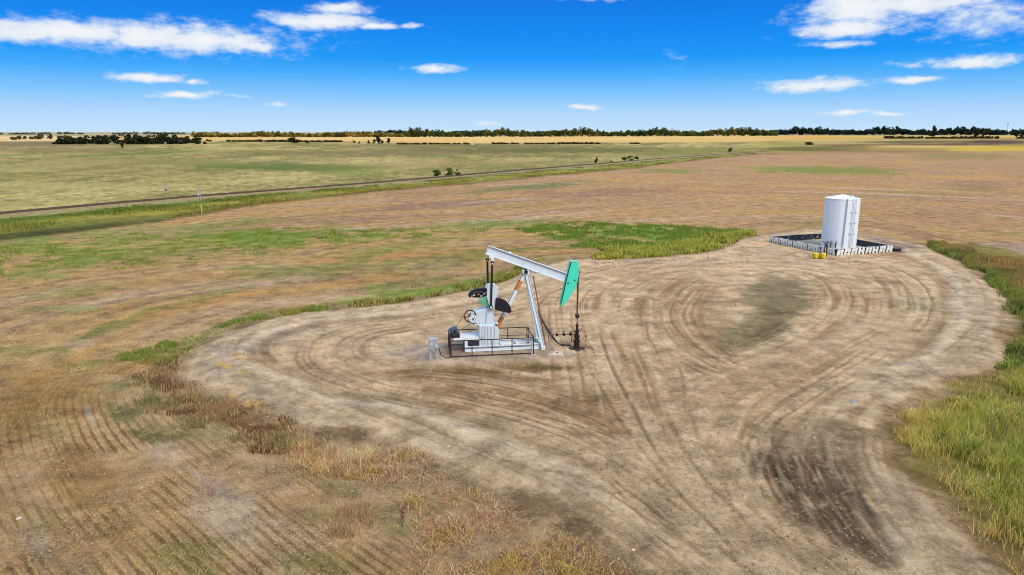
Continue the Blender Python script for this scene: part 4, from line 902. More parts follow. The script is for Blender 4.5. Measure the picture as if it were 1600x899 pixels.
def rail_sign(px, py, wx, h, bz, lab, double=False):
    x, y = at(px, py); r = empty('track_sign', (x, y, 0), -math.atan2(x, y)); tag(r, lab, 'sign', 'white signs along the railway')
    for o_ in ((-.22, .22) if double else (0,)): MB().bar((o_, 0, -.1), (o_, 0, h), .09, .09).build('post', M_['galv'], r)
    MB().box(-wx/2, wx/2, -.09, -.05, bz, h+.1).build('board', mat('weathered_sign_board', (170,164,140), .6), r)
    MB().box(-wx*.24, -.04, -.1, -.092, bz+.15, bz+.55).box(.06, wx*.24, -.1, -.092, bz+.15, bz+.55).build('marking', M_['seam'] if double else M_['iron'], r)
rail_sign(260.5, 311, .8, 3.0, 1.7, 'square white sign with dark marks beyond the railway at left')
rail_sign(312.3, 315.5, .8, 3.2, 1.4, 'tall pale sign on two posts in front of the railway at left', True)
x, y = at(315.5, 334); o = MB().bar((0,0,-.1),(0,0,1.7),.16,.1).build('line_marker', mat('yellow_green_marker', (196,214,90), .5)); o.location = (x, y, 0); tag(o, 'slim yellow-green marker post in the ditch grass below the tall pale sign', 'marker post')

# ------------------------------------------------------------------ vegetation
VEG = attr_mat('foliage', .75, trans=.42)
VB = 1.34
LEAF = attr_mat('tree_foliage', .8, trans=.12)
def jitter(c, n, v, seed):
    g = np.random.default_rng(seed); a = np.tile(np.array(c)/255., (n, 1)); a = a*(1+g.normal(0, v, (n, 1)))+g.normal(0, v*.25, (n, 3)); return np.clip(a, 0, 1)
def blades(name, X, Y, Hh, Wd, cols, lean=.35, seed=1, z0=None, label=None, cat=None, two=True):
    """each blade a bent, tapering strip"""
    g = np.random.default_rng(seed); n = len(X); a = g.uniform(0, 2*math.pi, n); b = g.uniform(0, 2*math.pi, n)
    ln = np.abs(g.normal(0, lean, n))*Hh; z0 = np.zeros(n) if z0 is None else z0
    cx, sx = np.cos(a)*Wd/2, np.sin(a)*Wd/2; dx, dy = np.cos(b)*ln, np.sin(b)*ln
    P = np.stack([X, Y, z0-.02], 1)
    v0 = P+np.stack([cx, sx, 0*cx], 1); v1 = P-np.stack([cx, sx, 0*cx], 1)
    if two:
        m0 = P+np.stack([dx*.3+cx*.8, dy*.3+sx*.8, Hh*.62], 1); m1 = P+np.stack([dx*.3-cx*.8, dy*.3-sx*.8, Hh*.62], 1)
        t = P+np.stack([dx, dy, Hh], 1); V = np.stack([v0, v1, m0, m1, t], 1).reshape(-1, 3)
        k = np.arange(n)[:, None]*5; Fc = np.concatenate([k+[[0,1,3]], k+[[0,3,2]], k+[[2,3,4]]], 1).reshape(-1, 3)
        c = np.repeat(cols, 5, 0)*np.tile(np.array([.92,.92,1.,1.,1.05])[:, None], (n, 1))
    else:
        t = P+np.stack([dx, dy, Hh], 1); V = np.stack([v0, v1, t], 1).reshape(-1, 3)
        Fc = np.arange(n*3).reshape(-1, 3); c = np.repeat(cols, 3, 0)
    o = fast_mesh(name, V, Fc, alb(np.clip((c*.84+.16*c.mean(1, keepdims=True)+np.array([.03,.0,.02]))*VB, 0, 1)), VEG); tag(o, label, cat, kind='stuff'); return o
DENS = 170.
def scatter(pix, n, seed, keep=None):
    """uniform points inside a ground polygon"""
    w = np.array([at(*p) for p in pix]); area = abs(np.sum(w[:, 0]*np.roll(w[:, 1], -1)-w[:, 1]*np.roll(w[:, 0], -1)))/2; n = int(min(n, area*DENS)); g = np.random.default_rng(seed); lo, hi = w.min(0), w.max(0); out = []
    tot = 0; 
    while tot < n:
        p = g.uniform(lo, hi, (n*2+500, 2)); d, _ = polyline(p[:, 0], p[:, 1], w, True)
        ext = min(8., .22*min(hi-lo)); e = d+fbm(p[:, 0], p[:, 1], 3.5, 4, seed)*1.6+g.exponential(ext*.35, len(p))
        m_ = e < 0
        if keep is not None: m_ &= keep(p[:, 0], p[:, 1]) > g.uniform(0, 1, len(p))
        p = p[m_]; out.append(p); tot += len(p)
        if len(p) == 0: break
    p = np.concatenate(out)[:n]; return p[:, 0], p[:, 1]
def pickc(pal, X, Y, wl, seed, spread=.35):
    """colour from a palette, in patches"""
    g = np.random.default_rng(seed); t = .5+.5*fbm(X, Y, wl, 3, seed)+g.normal(0, spread*.5, len(X)); t = np.clip(t, 0, .999)*len(pal)
    c = np.array(pal)/255.; c = c[t.astype(int)]; return np.clip(c*(1+g.normal(0, .13, (len(X), 1))), 0, 1)
def sdpad(X, Y): return polyline(X, Y, PADW, True)[0]
outpad = lambda m: (lambda X, Y: (sdpad(X, Y) > m)*1.)
GREEN=[(120,140,40),(140,160,44),(104,128,40),(160,168,60),(88,112,34)]; YEL=[(196,176,84),(210,170,90),(180,160,76),(160,150,60)]
# the big grass bed at lower right
BED = [(1376,680),(1392,648),(1425,622),(1470,600),(1530,588),(1600,540),(1720,560),(1760,760),(1700,960),(1620,925),(1555,880),(1500,830),(1450,780),(1410,742),(1384,705)]
X, Y = scatter(BED, 105000, 11, lambda X, Y: np.clip(.45+1.7*fbm(X, Y, 1.8, 4, 5), .05, 1)*(sdpad(X, Y) > .2))
sd_ = sdpad(X, Y); t = sst(3.5, .3, sd_)[:, None]; gr = sst(-.2, .6, fbm(X, Y, 5, 3, 77))[:, None]
PXb, PYb = topix(X, Y); right = (sst(1480, 1640, PXb)*sst(860, 720, PYb)*np.clip(.6+1.2*fbm(X, Y, 3, 3, 78), 0, 1))[:, None]
c = pickc([(142,150,46),(128,154,44),(104,132,38),(150,162,54),(176,166,66),(88,110,38),(116,144,42)], X, Y, 2.2, 12)*(1-t*.75)+pickc([(190,164,84),(170,140,80),(198,170,78),(150,138,56)], X, Y, 1.5, 13)*t*.75
yl = (rng.uniform(0, 1, len(X)) < .22+.3*fbm(X, Y, 1.2, 3, 79))[:, None]; c = np.where(yl, pickc([(206,186,92),(190,164,80),(216,200,120)], X, Y, 1, 17), c)
c = c*(1-right*.6)+pickc([(110,140,50),(130,156,56),(96,122,48),(150,160,70)], X, Y, 3, 14)*right*.6
hgt = np.clip(.48+.3*fbm(X, Y, 2, 3, 15)+.1*rng.normal(size=len(X)), .12, 1.)*(1-.35*t[:, 0])
blades('tall_grass', X, Y, hgt*rng.uniform(.6, 1.2, len(X)), rng.uniform(.018, .038, len(X)), c, .6, 3, label='tall green and straw yellow grass in the bed at the lower right rim of the pad', cat='grass')
# weeds along the right rim
STR = [(1440,382),(1475,384),(1540,400),(1600,412),(1700,430),(1720,560),(1600,545),(1556,585),(1573,540),(1578,510),(1570,480),(1555,448),(1524,422),(1484,402)]
X, Y = scatter(STR, 60000, 21, lambda X, Y: np.clip(.6+.9*fbm(X, Y, 3.0, 3, 25), .1, 1)*(sdpad(X, Y) > -.1))
sd_ = sdpad(X, Y); PXb, PYb = topix(X, Y)
c = pickc([(140,122,64),(158,132,72),(122,110,58),(146,130,68),(108,110,52)], X, Y, 3.5, 22)
t = (sst(3.5, 0., sd_+fbm(X, Y, 3, 2, 26))*.9+sst(480, 530, PYb)*.8)[:, None]; t = np.clip(t, 0, 1)
c = c*(1-t)+pickc([(80,98,40),(100,124,44),(126,152,48),(92,108,48)], X, Y, 2.5, 23)*t
hgt = np.clip(.62+.35*fbm(X, Y, 2.5, 3, 24), .2, 1.2)*np.clip(sd_/1.2+.3, .3, 1)
blades('rim_weeds', X, Y, hgt, rng.uniform(.05, .1, len(X)), c, .4, 4, label='orange and dark green weeds growing along the right rim of the pad', cat='weeds')
# weeds behind the pump and along the top-left rim
for k, (pl, n, hh, lab, pal) in enumerate([
  ([(545,478),(620,468),(700,452),(745,438),(800,424),(840,418),(832,430),(790,444),(740,458),(680,468),(600,482),(545,488)], 16000, .55, 'green weeds along the far rim of the pad behind the pump jack', [(104,124,50),(124,140,56),(144,150,64),(94,110,48),(170,158,76)]),
  ([(925,402),(940,392),(1000,385),(1060,380),(1120,366),(1180,362),(1165,372),(1140,386),(1105,396),(1060,402),(1000,406),(930,408)], 22000, .6, 'yellow-green tall grass at the far rim of the pad left of the tank', [(120,140,46),(160,164,56),(140,152,50),(96,120,40),(176,172,70)]),
  ([(780,358),(860,348),(960,346),(1060,352),(1180,360),(1140,372),(1060,386),(1000,392),(920,396),(860,376)], 30000, .35, 'bright green grass patch in the field left of the tank', [(96,130,40),(110,144,44),(84,118,38),(124,150,50)]),
  ([(120,420),(200,385),(300,366),(400,354),(560,354),(700,358),(800,352),(760,366),(640,374),(560,386),(430,394),(330,408),(220,430)], 18000, .2, 'green grass patch in the middle of the field at left', [(104,136,44),(120,146,50),(90,120,40)]),
  ([(-60,392),(60,378),(200,364),(260,366),(200,384),(230,396),(150,412),(60,432),(-60,446)], 14000, .2, 'broken green grass patch in the field at the left edge of the view', [(108,136,50),(126,148,56),(96,122,46),(150,156,70)]),
  ([(180,560),(260,530),(340,510),(420,490),(500,476),(520,484),(440,498),(360,520),(320,545),(240,570)], 16000, .28, 'short green grass on the field side of the left rim', [(104,134,44),(128,150,56),(92,118,44),(140,140,60)]),
  ([(200,600),(255,588),(330,625),(420,668),(470,690),(440,710),(360,690),(280,660),(215,640)], 16000, .34, 'low green weeds in the stubble beside the reddish weeds', [(96,112,60),(112,124,64),(130,124,72),(160,140,94),(140,112,74)]),
  ([(470,735),(560,740),(590,790),(600,830),(640,850),(580,850),(520,810)], 9000, .3, 'green weed patch in the stubble near the bottom', [(94,112,56),(110,126,62),(128,124,70),(160,140,96)]),
  ([(430,880),(480,868),(530,885),(560,930),(420,930)], 6000, .25, 'green weed patch at the bottom edge', [(94,116,56),(112,130,62),(140,134,76)]),
  ]):
    X, Y = scatter(pl, n, 31+k, lambda X, Y: np.clip(.30+1.7*fbm(X, Y, 2.0, 4, 35+k), .02, 1)*(sdpad(X, Y) > 0.1))
    Rr = np.hypot(X, Y); blades('weeds' if k in (0, 6, 7, 8) else 'grass_patch', X, Y, hh*rng.uniform(.5, 1.2, len(X)), Rr*rng.uniform(.0007, .0014, len(X)), pickc(pal, X, Y, 3, 40+k), .5, 50+k, label=lab, cat='grass', two=k in (0, 1))
# reddish weeds on the left rim
X, Y = scatter([(190,590),(250,560),(305,585),(350,616),(405,648),(450,665),(490,690),(450,712),(380,696),(300,662),(245,632)], 22000, 60, lambda X, Y: np.clip(.45+1.6*fbm(X, Y, 1.1, 4, 65), .05, 1)*(sdpad(X, Y) > 0.))
blades('red_weeds', X, Y, rng.uniform(.1, .42, len(X))*(.8+.6*fbm(X, Y, 2, 2, 61)), rng.uniform(.03, .06, len(X)), pickc([(114,92,60),(130,106,68),(98,80,52),(170,144,96),(112,118,62),(140,110,66),(186,156,96)], X, Y, 1.5, 62), .5, 63, label='reddish brown dry weeds along the left rim of the pad', cat='weeds')
# golden dry grass and tangled litter along the bottom-left rim
X, Y = scatter([(455,682),(520,684),(590,702),(640,722),(625,738),(560,750),(490,750),(455,725)], 16000, 70, lambda X, Y: np.clip(.35+1.6*fbm(X, Y, 1.2, 4, 66), .05, 1))
blades('golden_grass', X, Y, rng.uniform(.1, .42, len(X)), rng.uniform(.02, .035, len(X)), pickc([(208,170,104),(216,184,126),(190,152,92),(160,130,80),(150,130,90)], X, Y, .9, 72), .9, 73, label='golden dry grass clump at the rim below the left loop of tracks', cat='grass')
X, Y = scatter([(620,700),(690,722),(740,748),(830,790),(920,842),(1000,895),(1050,930),(640,930),(650,840),(610,760),(560,740)], 60000, 74, lambda X, Y: np.clip(.55+1.2*fbm(X, Y, 1.5, 3, 67), .03, 1)*(sdpad(X, Y) > 0.1))
blades('dry_litter', X, Y, rng.uniform(.06, .3, len(X)), rng.uniform(.02, .04, len(X)), pickc([(150,122,92),(190,160,116),(206,176,130),(170,138,90),(120,94,66),(206,168,80),(150,140,60)], X, Y, 1.0, 76), 1.3, 77, label='tangled straw and dry grass between the stubble rows and the road', cat='dry grass')
X, Y = scatter([(330,560),(365,545),(400,560),(380,600),(420,640),(450,668),(420,660),(360,620),(345,590)], 6000, 78, lambda X, Y: np.clip(.3+1.5*fbm(X, Y, 1.1, 3, 68), 0, 1)); blades('golden_grass', X, Y, rng.uniform(.08, .3, len(X)), rng.uniform(.025, .045, len(X)), pickc([(206,164,84),(216,182,116),(180,146,90)], X, Y, 1.2, 79), .6, 80, label='thin yellow grass tufts growing on the left tip of the pad', cat='grass')
# stubble in rows over the lower-left field
def stub():
    g = np.random.default_rng(90); n = 750000; qx = g.uniform(-90, 900, n); qy = 425+535*g.uniform(0, 1, n)**.9; cc, ss = math.cos(PITCH), math.sin(PITCH); yy = -(qy-449.5)/F; tt = -H/(-ss+yy*cc); X = (qx-800)/F*tt; Y = (cc+yy*ss)*tt
    sd0 = sdpad(X, Y); gd, _ = polyline(X, Y, ROWW); rw = np.sin(2*math.pi*(gd+.16*fbm(X, Y, 9, 2, 21))/.42)
    pr = sst(-.25, .7, fbm(X, Y, 6, 3, 22)+.35)*sst(.3, .95, rw)+.03
    m_ = (sd0 > 1.5) & (pr*.55 > g.uniform(0, 1, len(X))); X, Y = X[m_][:190000], Y[m_][:190000]
    blades('stubble', X, Y, g.uniform(.05, .16, len(X)), np.hypot(X, Y)*g.uniform(.0005, .0009, len(X)), pickc([(206,164,92),(190,146,78),(216,180,116),(160,118,62),(176,136,72)], X, Y, 2., 91), .5, 92, label='yellow cut stubble standing in curved rows over the lower left field', cat='stubble', two=False)
stub()
# ditch grass below the railway
def ditch():
    g = np.random.default_rng(95); n = 34000; px = g.uniform(-60, 1180, n); f = g.uniform(.10, .9, n)
    py = np.interp(px, RX, RY)*(1-f)+np.interp(px, EDGE_X, EDGE_Y)*f; xy = np.array([at(a, b) for a, b in zip(px, py)]); X, Y = xy[:, 0], xy[:, 1]
    keep = (.4+1.5*fbm(X, Y, 10, 3, 96)) > g.uniform(0, 1, n); X, Y, f = X[keep], Y[keep], f[keep]
    Rr = np.hypot(X, Y); c = pickc([(104,124,34),(136,146,44),(120,136,40),(160,158,60)], X, Y, 14, 97); c = np.where((f < .35)[:, None], c*np.array([.78,.9,.7]), c); c = np.where((f > .84)[:, None], c*np.array([.95,.7,.75]), c)*.86
    blades('ditch_grass', X, Y, g.uniform(.15, .5, len(X)), Rr*.0012, c, .6, 98, label='rank green grass in the ditch along the railway', cat='grass', two=False)
ditch()
# pebbles
def pebbles():
    g = np.random.default_rng(99); n = 26000; px = g.uniform(300, 1600, n); py = g.uniform(370, 960, n); xy = np.array([at(a, b) for a, b in zip(px, py)]); X, Y = xy[:, 0], xy[:, 1]
    sd0 = sdpad(X, Y); w = np.exp(-((sd0+1.6)/1.6)**2)+.10; m_ = (sd0 < .8) & (w > g.uniform(0, 1, n)); X, Y = X[m_], Y[m_]; n = len(X)
    s_ = g.lognormal(math.log(.028), .5, n); s_ = np.clip(s_, .012, .12)
    s_ *= .85; oc = np.array([(1,0,0),(0,1,0),(-1,0,0),(0,-1,0),(0,0,.8),(0,0,-.5)]); V = oc[None]*s_[:, None, None]*g.uniform(.6, 1.3, (n, 6, 1))+np.stack([X, Y, s_*.3+.02], 1)[:, None]
    f = np.array([(0,1,4),(1,2,4),(2,3,4),(3,0,4),(1,0,5),(2,1,5),(3,2,5),(0,3,5)]); Fc = (np.arange(n)[:, None, None]*6+f[None]).reshape(-1, 3)
    t = g.uniform(0, 1, n)[:, None]; c = np.array((226,216,204))/255*(t > .55)+np.array((150,128,104))/255*(t <= .55)
    o = fast_mesh('pebbles', V.reshape(-1, 3), Fc, alb(np.repeat(c*g.uniform(.75, 1.05, (n, 1)), 6, 0)), attr_mat('pebble', .9)); tag(o, 'small pale stones scattered along the rims of the pad', 'pebbles', kind='stuff')
pebbles()
def rock(px, py, s, m, lab, seed):
    x, y = at(px, py); rd = random.Random(seed); import bmesh
    bm = bmesh.new(); bmesh.ops.create_icosphere(bm, subdivisions=2, radius=s)
    for v in bm.verts:
        k = 1+rd.uniform(-.16, .16)+.2*math.sin(v.co.x*3/s+seed)*math.cos(v.co.y*2/s); v.co = Vector((v.co.x*1.35*k, v.co.y*k, v.co.z*.62*k+s*.3))
    me = bpy.data.meshes.new('rock'); bm.to_mesh(me); bm.free(); me.materials.append(M_[m]); o = bpy.data.objects.new('rock', me); C.objects.link(o); o.location = (x, y, 0); o.rotation_euler.z = rd.uniform(0, 3); tag(o, lab, 'rock', 'rocks on the pad')
for a in [(1332,632,.24,'greyrock','largest grey boulder on the right side of the pad'),(1372,603,.13,'rock','long white rock up and right of the grey boulder'),(833,773,.13,'rock','white rock on the bottom rim of the pad, left of a grey one'),
  (892,783,.12,'greyrock','grey rock on the bottom rim of the pad, right of a white one'),(702,701,.15,'rock','flat white rock on the rim right of the golden grass'),(476,612,.13,'rock','white rock below the left loop of tracks'),
  (545,642,.10,'rock','white rock beside the small dark gravel spot'),(590,661,.09,'rock','small white rock on the rim below the dark gravel spot'),(552,491,.11,'rock','small white rock on the pad behind the control box, upper left'),
  (30,811,.07,'rock','lone white rock in the bottom left corner of the field'),(907,797,.08,'rock','smallest white stone just right of the grey rim rock'),(1187,376,.3,'rock','pale rock at the far rim left of the containment wall'),(990,862,.12,'rock','white rock in the gravel at the bottom centre rim')]:
    rock(a[0], a[1], a[2], a[3], a[4], a[0])

# ------------------------------------------------------------------ trees and bushes
def leaf_cloud(lumps, n, size, pal, seed):
    g = np.random.default_rng(seed); w = np.array([l[3]*l[4]*l[5] for l in lumps]); k = g.choice(len(lumps), n, p=w/w.sum()); Lm = np.array(lumps)[k]
    u = g.normal(size=(n, 3)); u /= np.linalg.norm(u, axis=1)[:, None]; u *= g.uniform(.35, 1.08, (n, 1))**.6
    c = Lm[:, :3]+u*Lm[:, 3:6]; a = g.normal(size=(n, 3)); b = g.normal(size=(n, 3)); a /= np.linalg.norm(a, axis=1)[:, None]; b /= np.linalg.norm(b, axis=1)[:, None]
    s_ = size*g.uniform(.5, 1.3, (n, 1)); V = np.stack([c+a*s_, c+b*s_, c-a*s_*.7-b*s_*.4], 1).reshape(-1, 3)
    cl = np.array(pal)[(g.uniform(0, 1, n)*.6+.4*(np.sin(k*2.3+seed)*.5+.5)).clip(0, .999).__mul__(len(pal)).astype(int)]/255.; return V, np.repeat(cl*g.uniform(.8, 1.2, (n, 1)), 3, 0)
def tree(name, px, py, hpx, wpx, pal, lab, cat, seed, group=None, n=420, base=.2, trunk=True):
    x, y = at(px, py); dep = y*math.cos(PITCH)+H*math.sin(PITCH); h = hpx*dep/F; w = wpx*dep/F; g = random.Random(seed)
    r = empty(name, (x, y, 0)); tag(r, lab, cat, group)
    lumps = []
    for k in range(9):
        t = g.uniform(base, .8); rad = w*.46
        a = g.uniform(0, 6.28); q = rad*g.uniform(.1, .75); e = w*g.uniform(.16, .3); lumps.append((math.cos(a)*q, math.sin(a)*q, h*t, e, e, h*g.uniform(.10, .18)))
    lumps.append((0, 0, h*.86, w*.18, w*.18, h*.14))
    V, cl = leaf_cloud(lumps, n*2, max(w, h)*.075, pal, seed)
    V[:, 2] = np.maximum(V[:, 2], .05)
    fast_mesh('crown', V, np.arange(len(V)).reshape(-1, 3), alb(cl), LEAF, r)
    if trunk:
        tr = MB().tube([(0,0,-.3),(w*.02,0,h*.35),(0,0,h*.75)], max(.06, h*.025), 6, max(.03, h*.008))
        for k in range(4): a = k*1.6+seed; tr.tube([(0,0,h*(.25+.1*k)), (math.cos(a)*w*.3, math.sin(a)*w*.3, h*(.45+.1*k))], max(.04, h*.012), 4, .03)
        tr.build('trunk', M_['bark'], r)
DK = [(46,54,32),(58,66,36),(38,44,28),(74,80,44)]; MD = [(84,104,40),(104,120,48),(70,88,34)]; BUSH = [(80,108,44),(96,124,50),(62,86,36)]
gp = 'dark trees of the grove beyond the pasture at left'; g0 = random.Random(5)
xs = [94+i*10.6 for i in range(21)]
for i, px in enumerate(xs):
    hp = [9,11,10,12,13,12,14,14,15,16,15,14,13,14,13,16,17,15,10,12,13][i]
    lab = {0:'small dark tree at the far left end of the grove', 20:'round dark tree at the right end of the grove', 16:'tallest dark tree towards the right end of the grove'}.get(i, 'dark leafy tree standing in the row of the grove beyond the pasture')
    tree('grove_tree', px+g0.uniform(-2, 2), 225.5-i*.02+g0.uniform(-.5, .5), hp, 20+g0.uniform(-1, 5), DK, lab, 'tree', 200+i, gp, 420, .02)
tree('lone_tree', 190.5, 232, 12, 6, [(70,74,40),(84,88,48)], 'small slim tree standing in front of the dark grove', 'tree', 230)
for px, py, h, w, pal, lab in [(458,223.5,9,19,DK,'low dark wide bush in the pasture right of the grove'),(320,225.5,4,8,DK,'small dark bush just right of the grove'),(481,224,3,8,DK,'tiny low bush right of the wide dark bush'),
   (553,224,4.5,6,MD,'left small bush of the pair left of the tree cluster'),(561.5,225,4.5,4,MD,'right small bush of the pair left of the tree cluster'),(576,225,6,4,DK,'thin dark bush at the left edge of the tree cluster'),
   (585,225,7.5,7,DK,'dark bush left of the tallest tree of the cluster'),(591.5,225,13,8,DK,'tallest dark tree of the cluster at the far edge of the pasture'),(597,225.3,6,7,DK,'low dark bush right of the tallest tree of the cluster'),(607,225,9,8,DK,'dark tree standing apart right of the tree cluster'),
   (683.5,277,12,15,BUSH,'left bush of three beside the railway'),(704,276,15,15,BUSH,'middle and tallest bush of three beside the railway'),(714.5,276.5,12,12,[(48,76,36),(60,90,40)],'right darker bush of three beside the railway'),
   (932,255.5,10,8,[(56,84,38),(70,98,42)],'lone round bush beside the railway right of the centre'),(955,254,3.5,4,BUSH,'tiny bush between the lone round bush and the bush row'),(976,252.5,7,10,BUSH,'left bush of the row of three beside the railway'),(984,252,8.5,11,[(56,84,38),(70,98,42)],'middle bush of the row of three beside the railway'),(994,251,7,9,BUSH,'right bush of the row of three beside the railway'),
   (1141,237.5,7,8,[(56,80,34),(70,96,38)],'small green bush near the far corner of the brown field'),(1265,226.5,4.5,15,[(58,66,28),(74,80,34)],'low dark bush mound by the distant farm track'),
   (1457.5,214.8,18.5,10.5,DK,'tall dark lone tree on the horizon at right'),(1525,215.3,13,6,DK,'left half of the forked dark tree clump on the horizon'),(1533.5,215.3,15,9,DK,'right half of the forked dark tree clump on the horizon'),(1588,214.5,11,5,DK,'slim dark tree second from the right edge of the view'),(1596,214.8,12,6,DK,'slim dark tree at the right edge of the view')]:
    tree('tree' if h > 7.2 and pal is not BUSH else 'bush', px, py, h, w, pal, lab, 'tree' if h > 7.2 and pal is not BUSH else 'bush', int(px*3), None, 340, .08, True)
def belt(name, x0, y0, x1, y1, hpx, n, pal, lab, seed, gaps=0., w=6):
    g = np.random.default_rng(seed); Vs = []; Cs = []
    for k in range(n):
        t = (k+g.uniform(0, 1))/n; px = x0+(x1-x0)*t; py = y0+(y1-y0)*t
        if math.sin(px*.09+seed)+math.sin(px*.031) < -1.3+gaps: continue
        x, y = at(px, py); dep = y; u = dep/F; h = hpx*u*g.uniform(.6, 1.15)*(1+.25*math.sin(px*.05+seed)); ww = w*u*g.uniform(.7, 1.2); y += g.uniform(-1, 1)*ww
        lm = [(x+g.uniform(-.4,.4)*ww, y+g.uniform(-.3,.3)*ww, h*g.uniform(.25,.8), ww*.42, ww*.42, h*.3) for _ in range(4)]
        V, c = leaf_cloud(lm, 80, u*1.9, [pal[int(g.integers(len(pal)))]]*2, seed*977+k); V[:, 2] = np.maximum(V[:, 2], 0); Vs.append(V); Cs.append(c)
    V = np.concatenate(Vs); o = fast_mesh(name, V, np.arange(len(V)).reshape(-1, 3), alb(np.concatenate(Cs)), LEAF); tag(o, lab, 'trees', kind='stuff')
belt('shelterbelt', 300, 214.8, 660, 214.2, 7, 190, [(120,116,48),(150,138,64),(96,98,44),(176,152,80)], 'yellow-green belt of low trees beyond the golden field at left', 301, -9)
belt('shelterbelt', 640, 214.4, 1215, 212.8, 10, 280, [(96,104,44),(78,92,42),(126,120,52),(64,82,42)], 'olive green belt of trees beyond the golden field in the middle', 302, -9)
belt('shelterbelt', 1205, 211, 1640, 211.4, 9.5, 240, [(44,60,48),(54,70,54),(38,50,44)], 'dark blue-green belt of trees along the horizon at right', 303, -9, 7)
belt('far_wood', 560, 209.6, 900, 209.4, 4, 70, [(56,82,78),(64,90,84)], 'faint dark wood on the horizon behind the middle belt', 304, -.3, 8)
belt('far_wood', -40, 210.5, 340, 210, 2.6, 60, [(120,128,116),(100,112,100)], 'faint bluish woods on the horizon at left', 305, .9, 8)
belt('pale_trees', -20, 219.5, 110, 217, 6, 22, [(110,104,70),(90,90,60)], 'scattered small trees at the far left before the pale fields', 306, .8)
belt('hedge', 322, 221.5, 560, 222.4, 2.2, 60, [(70,60,40),(86,74,48)], 'low dark scrub line along the far edge of the pasture at left', 307, .3)
belt('hedge', 620, 226, 1000, 225, 1.6, 60, [(66,64,34),(80,76,40)], 'low dark scrub line along the far edge of the pasture in the middle', 308, .5)
belt('hedge', 1380, 216.8, 1640, 217, 2.6, 70, [(62,56,36),(80,70,40)], 'low dark scrub in front of the right tree belt', 309, .4)
def shed(px, py, wp, hp, lab):
    x, y = at(px, py); u = y/F; w, h = wp*u, hp*u; r = empty('farm_shed', (x, y, 0)); tag(r, lab, 'shed', 'tiny white farm sheds')
    MB().box(-w/2, w/2, -w*.3, w*.3, 0, h*.7).build('wall', M_['panel'], r); MB().prism([(-w*.55, h*.7), (w*.55, h*.7), (0, h*1.05)], -w*.33, w*.33).build('roof', M_['galv'], r)
shed(711.5, 225.5, 4, 1.8, 'tiny white shed in the scrub at the far edge of the pasture, left one'); shed(738, 226, 5, 2.2, 'tiny white shed in the scrub at the far edge of the pasture, right one'); shed(1558, 210.8, 6, 4, 'tiny pale farm building among the dark trees on the right horizon')
def tower():
    x, y = at(1573, 210); u = y/F; r = empty('water_tower', (x, y, 0)); tag(r, 'thin tower with a small round head on the right horizon', 'tower')
    MB().tube([(0,0,0),(0,0,15*u)], .32*u, 6).build('column', M_['seam'], r); MB().lathe([(.3*u,13.6*u),(1.0*u,14.6*u),(1.0*u,16*u),(.4*u,16.8*u)], n=10).build('head', M_['galv'], r)
tower()

def dead_weed():
    x, y = at(629, 822); r = empty('dead_weed', (x, y, 0)); tag(r, 'dark brown dead weed standing alone in the straw near the bottom', 'weed')
    rd = random.Random(8); MB().tube([(0,0,-.05),(.02,0,.3),(0,.02,.62)], .012, 5, .006).build('stem', M_['iron'], r)
    V = []; 
    for k in range(70):
        z = rd.uniform(.15, .75); a = rd.uniform(0, 6.28); q = rd.uniform(.02, .12); c = Vector((math.cos(a)*q, math.sin(a)*q, z))
        V += [tuple(c), tuple(c+Vector((rd.uniform(-.05,.05), rd.uniform(-.05,.05), .07))), tuple(c+Vector((.03,.02,.01)))]
    MB().add(V, [(i*3, i*3+1, i*3+2) for i in range(70)]).build('seed_head', mat('dead_leaf', (96,58,36), .9), r)
dead_weed()

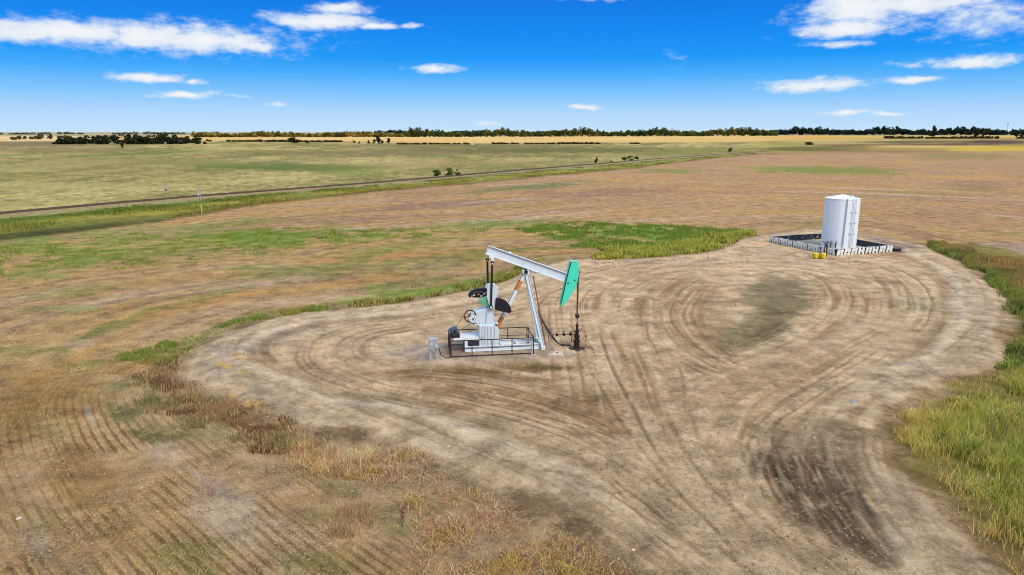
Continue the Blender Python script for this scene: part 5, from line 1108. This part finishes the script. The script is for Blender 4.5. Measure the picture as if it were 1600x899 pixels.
def clods():
    """crumbs of dry soil and bits of straw over the near ground"""
    g = np.random.default_rng(120); n = 90000; qx = g.uniform(-60, 1660, n); qy = 500+460*g.uniform(0, 1, n)**.8
    cc, ss = math.cos(PITCH), math.sin(PITCH); yy = -(qy-449.5)/F; tt = -H/(-ss+yy*cc); X = (qx-800)/F*tt; Y = (cc+yy*ss)*tt
    sd0 = sdpad(X, Y); w = np.where(sd0 > .5, .9, np.where(sd0 > -2.5, .9, .30))*np.clip(.5+1.2*fbm(X, Y, 2.5, 3, 121), .05, 1)
    m_ = w > g.uniform(0, 1, n); X, Y, sd0 = X[m_], Y[m_], sd0[m_]; n = len(X)
    s_ = np.clip(g.lognormal(math.log(.019), .45, n), .008, .06)
    oc = np.array([(1,0,-.1),(-.5,.87,-.1),(-.5,-.87,-.1),(.1,0,.75)]); a = g.uniform(0, 6.28, n); P = oc[None]*s_[:, None, None]*g.uniform(.6, 1.5, (n, 4, 1))
    V = np.stack([P[..., 0]*np.cos(a)[:, None]-P[..., 1]*np.sin(a)[:, None]+X[:, None], P[..., 0]*np.sin(a)[:, None]+P[..., 1]*np.cos(a)[:, None]+Y[:, None], P[..., 2]+.035], -1)
    f = np.array([(0,1,3),(1,2,3),(2,0,3)]); Fc = (np.arange(n)[:, None, None]*4+f[None]).reshape(-1, 3)
    pal = np.array([(196,168,134),(150,122,92),(214,192,160),(122,96,70),(176,146,112)])/255; c = pal[g.integers(0, 5, n)]
    o = fast_mesh('soil_crumbs', V.reshape(-1, 3), Fc, alb(np.repeat(c, 4, 0)), attr_mat('soil_crumb', .95)); tag(o, 'crumbs of dry soil scattered over the near field and the rims of the pad', 'soil', kind='stuff')
    n = 60000; qx = g.uniform(-60, 1000, n); qy = 560+400*g.uniform(0, 1, n)**.8; yy = -(qy-449.5)/F; tt = -H/(-ss+yy*cc); X = (qx-800)/F*tt; Y = (cc+yy*ss)*tt
    sd0 = sdpad(X, Y); m_ = (sd0 > .3) & (np.clip(.45+1.2*fbm(X, Y, 3., 3, 122), .05, 1) > g.uniform(0, 1, n)); X, Y = X[m_], Y[m_]; n = len(X)
    a = g.uniform(0, 6.28, n); l = g.uniform(.06, .2, n); w = g.uniform(.008, .016, n); z = .04+g.uniform(0, .02, n)
    V = np.stack([np.stack([X-np.sin(a)*w, Y+np.cos(a)*w, z], 1), np.stack([X+np.sin(a)*w, Y-np.cos(a)*w, z], 1), np.stack([X+np.cos(a)*l, Y+np.sin(a)*l, z+g.uniform(0, .04, n)], 1)], 1).reshape(-1, 3)
    o = fast_mesh('straw_litter', V, np.arange(3*n).reshape(-1, 3), alb(np.repeat(pickc([(222,188,124),(200,164,100),(150,120,78),(232,208,160)], X, Y, 2, 123), 3, 0)), VEG); tag(o, 'loose straw lying over the stubble field', 'straw', kind='stuff')
clods()
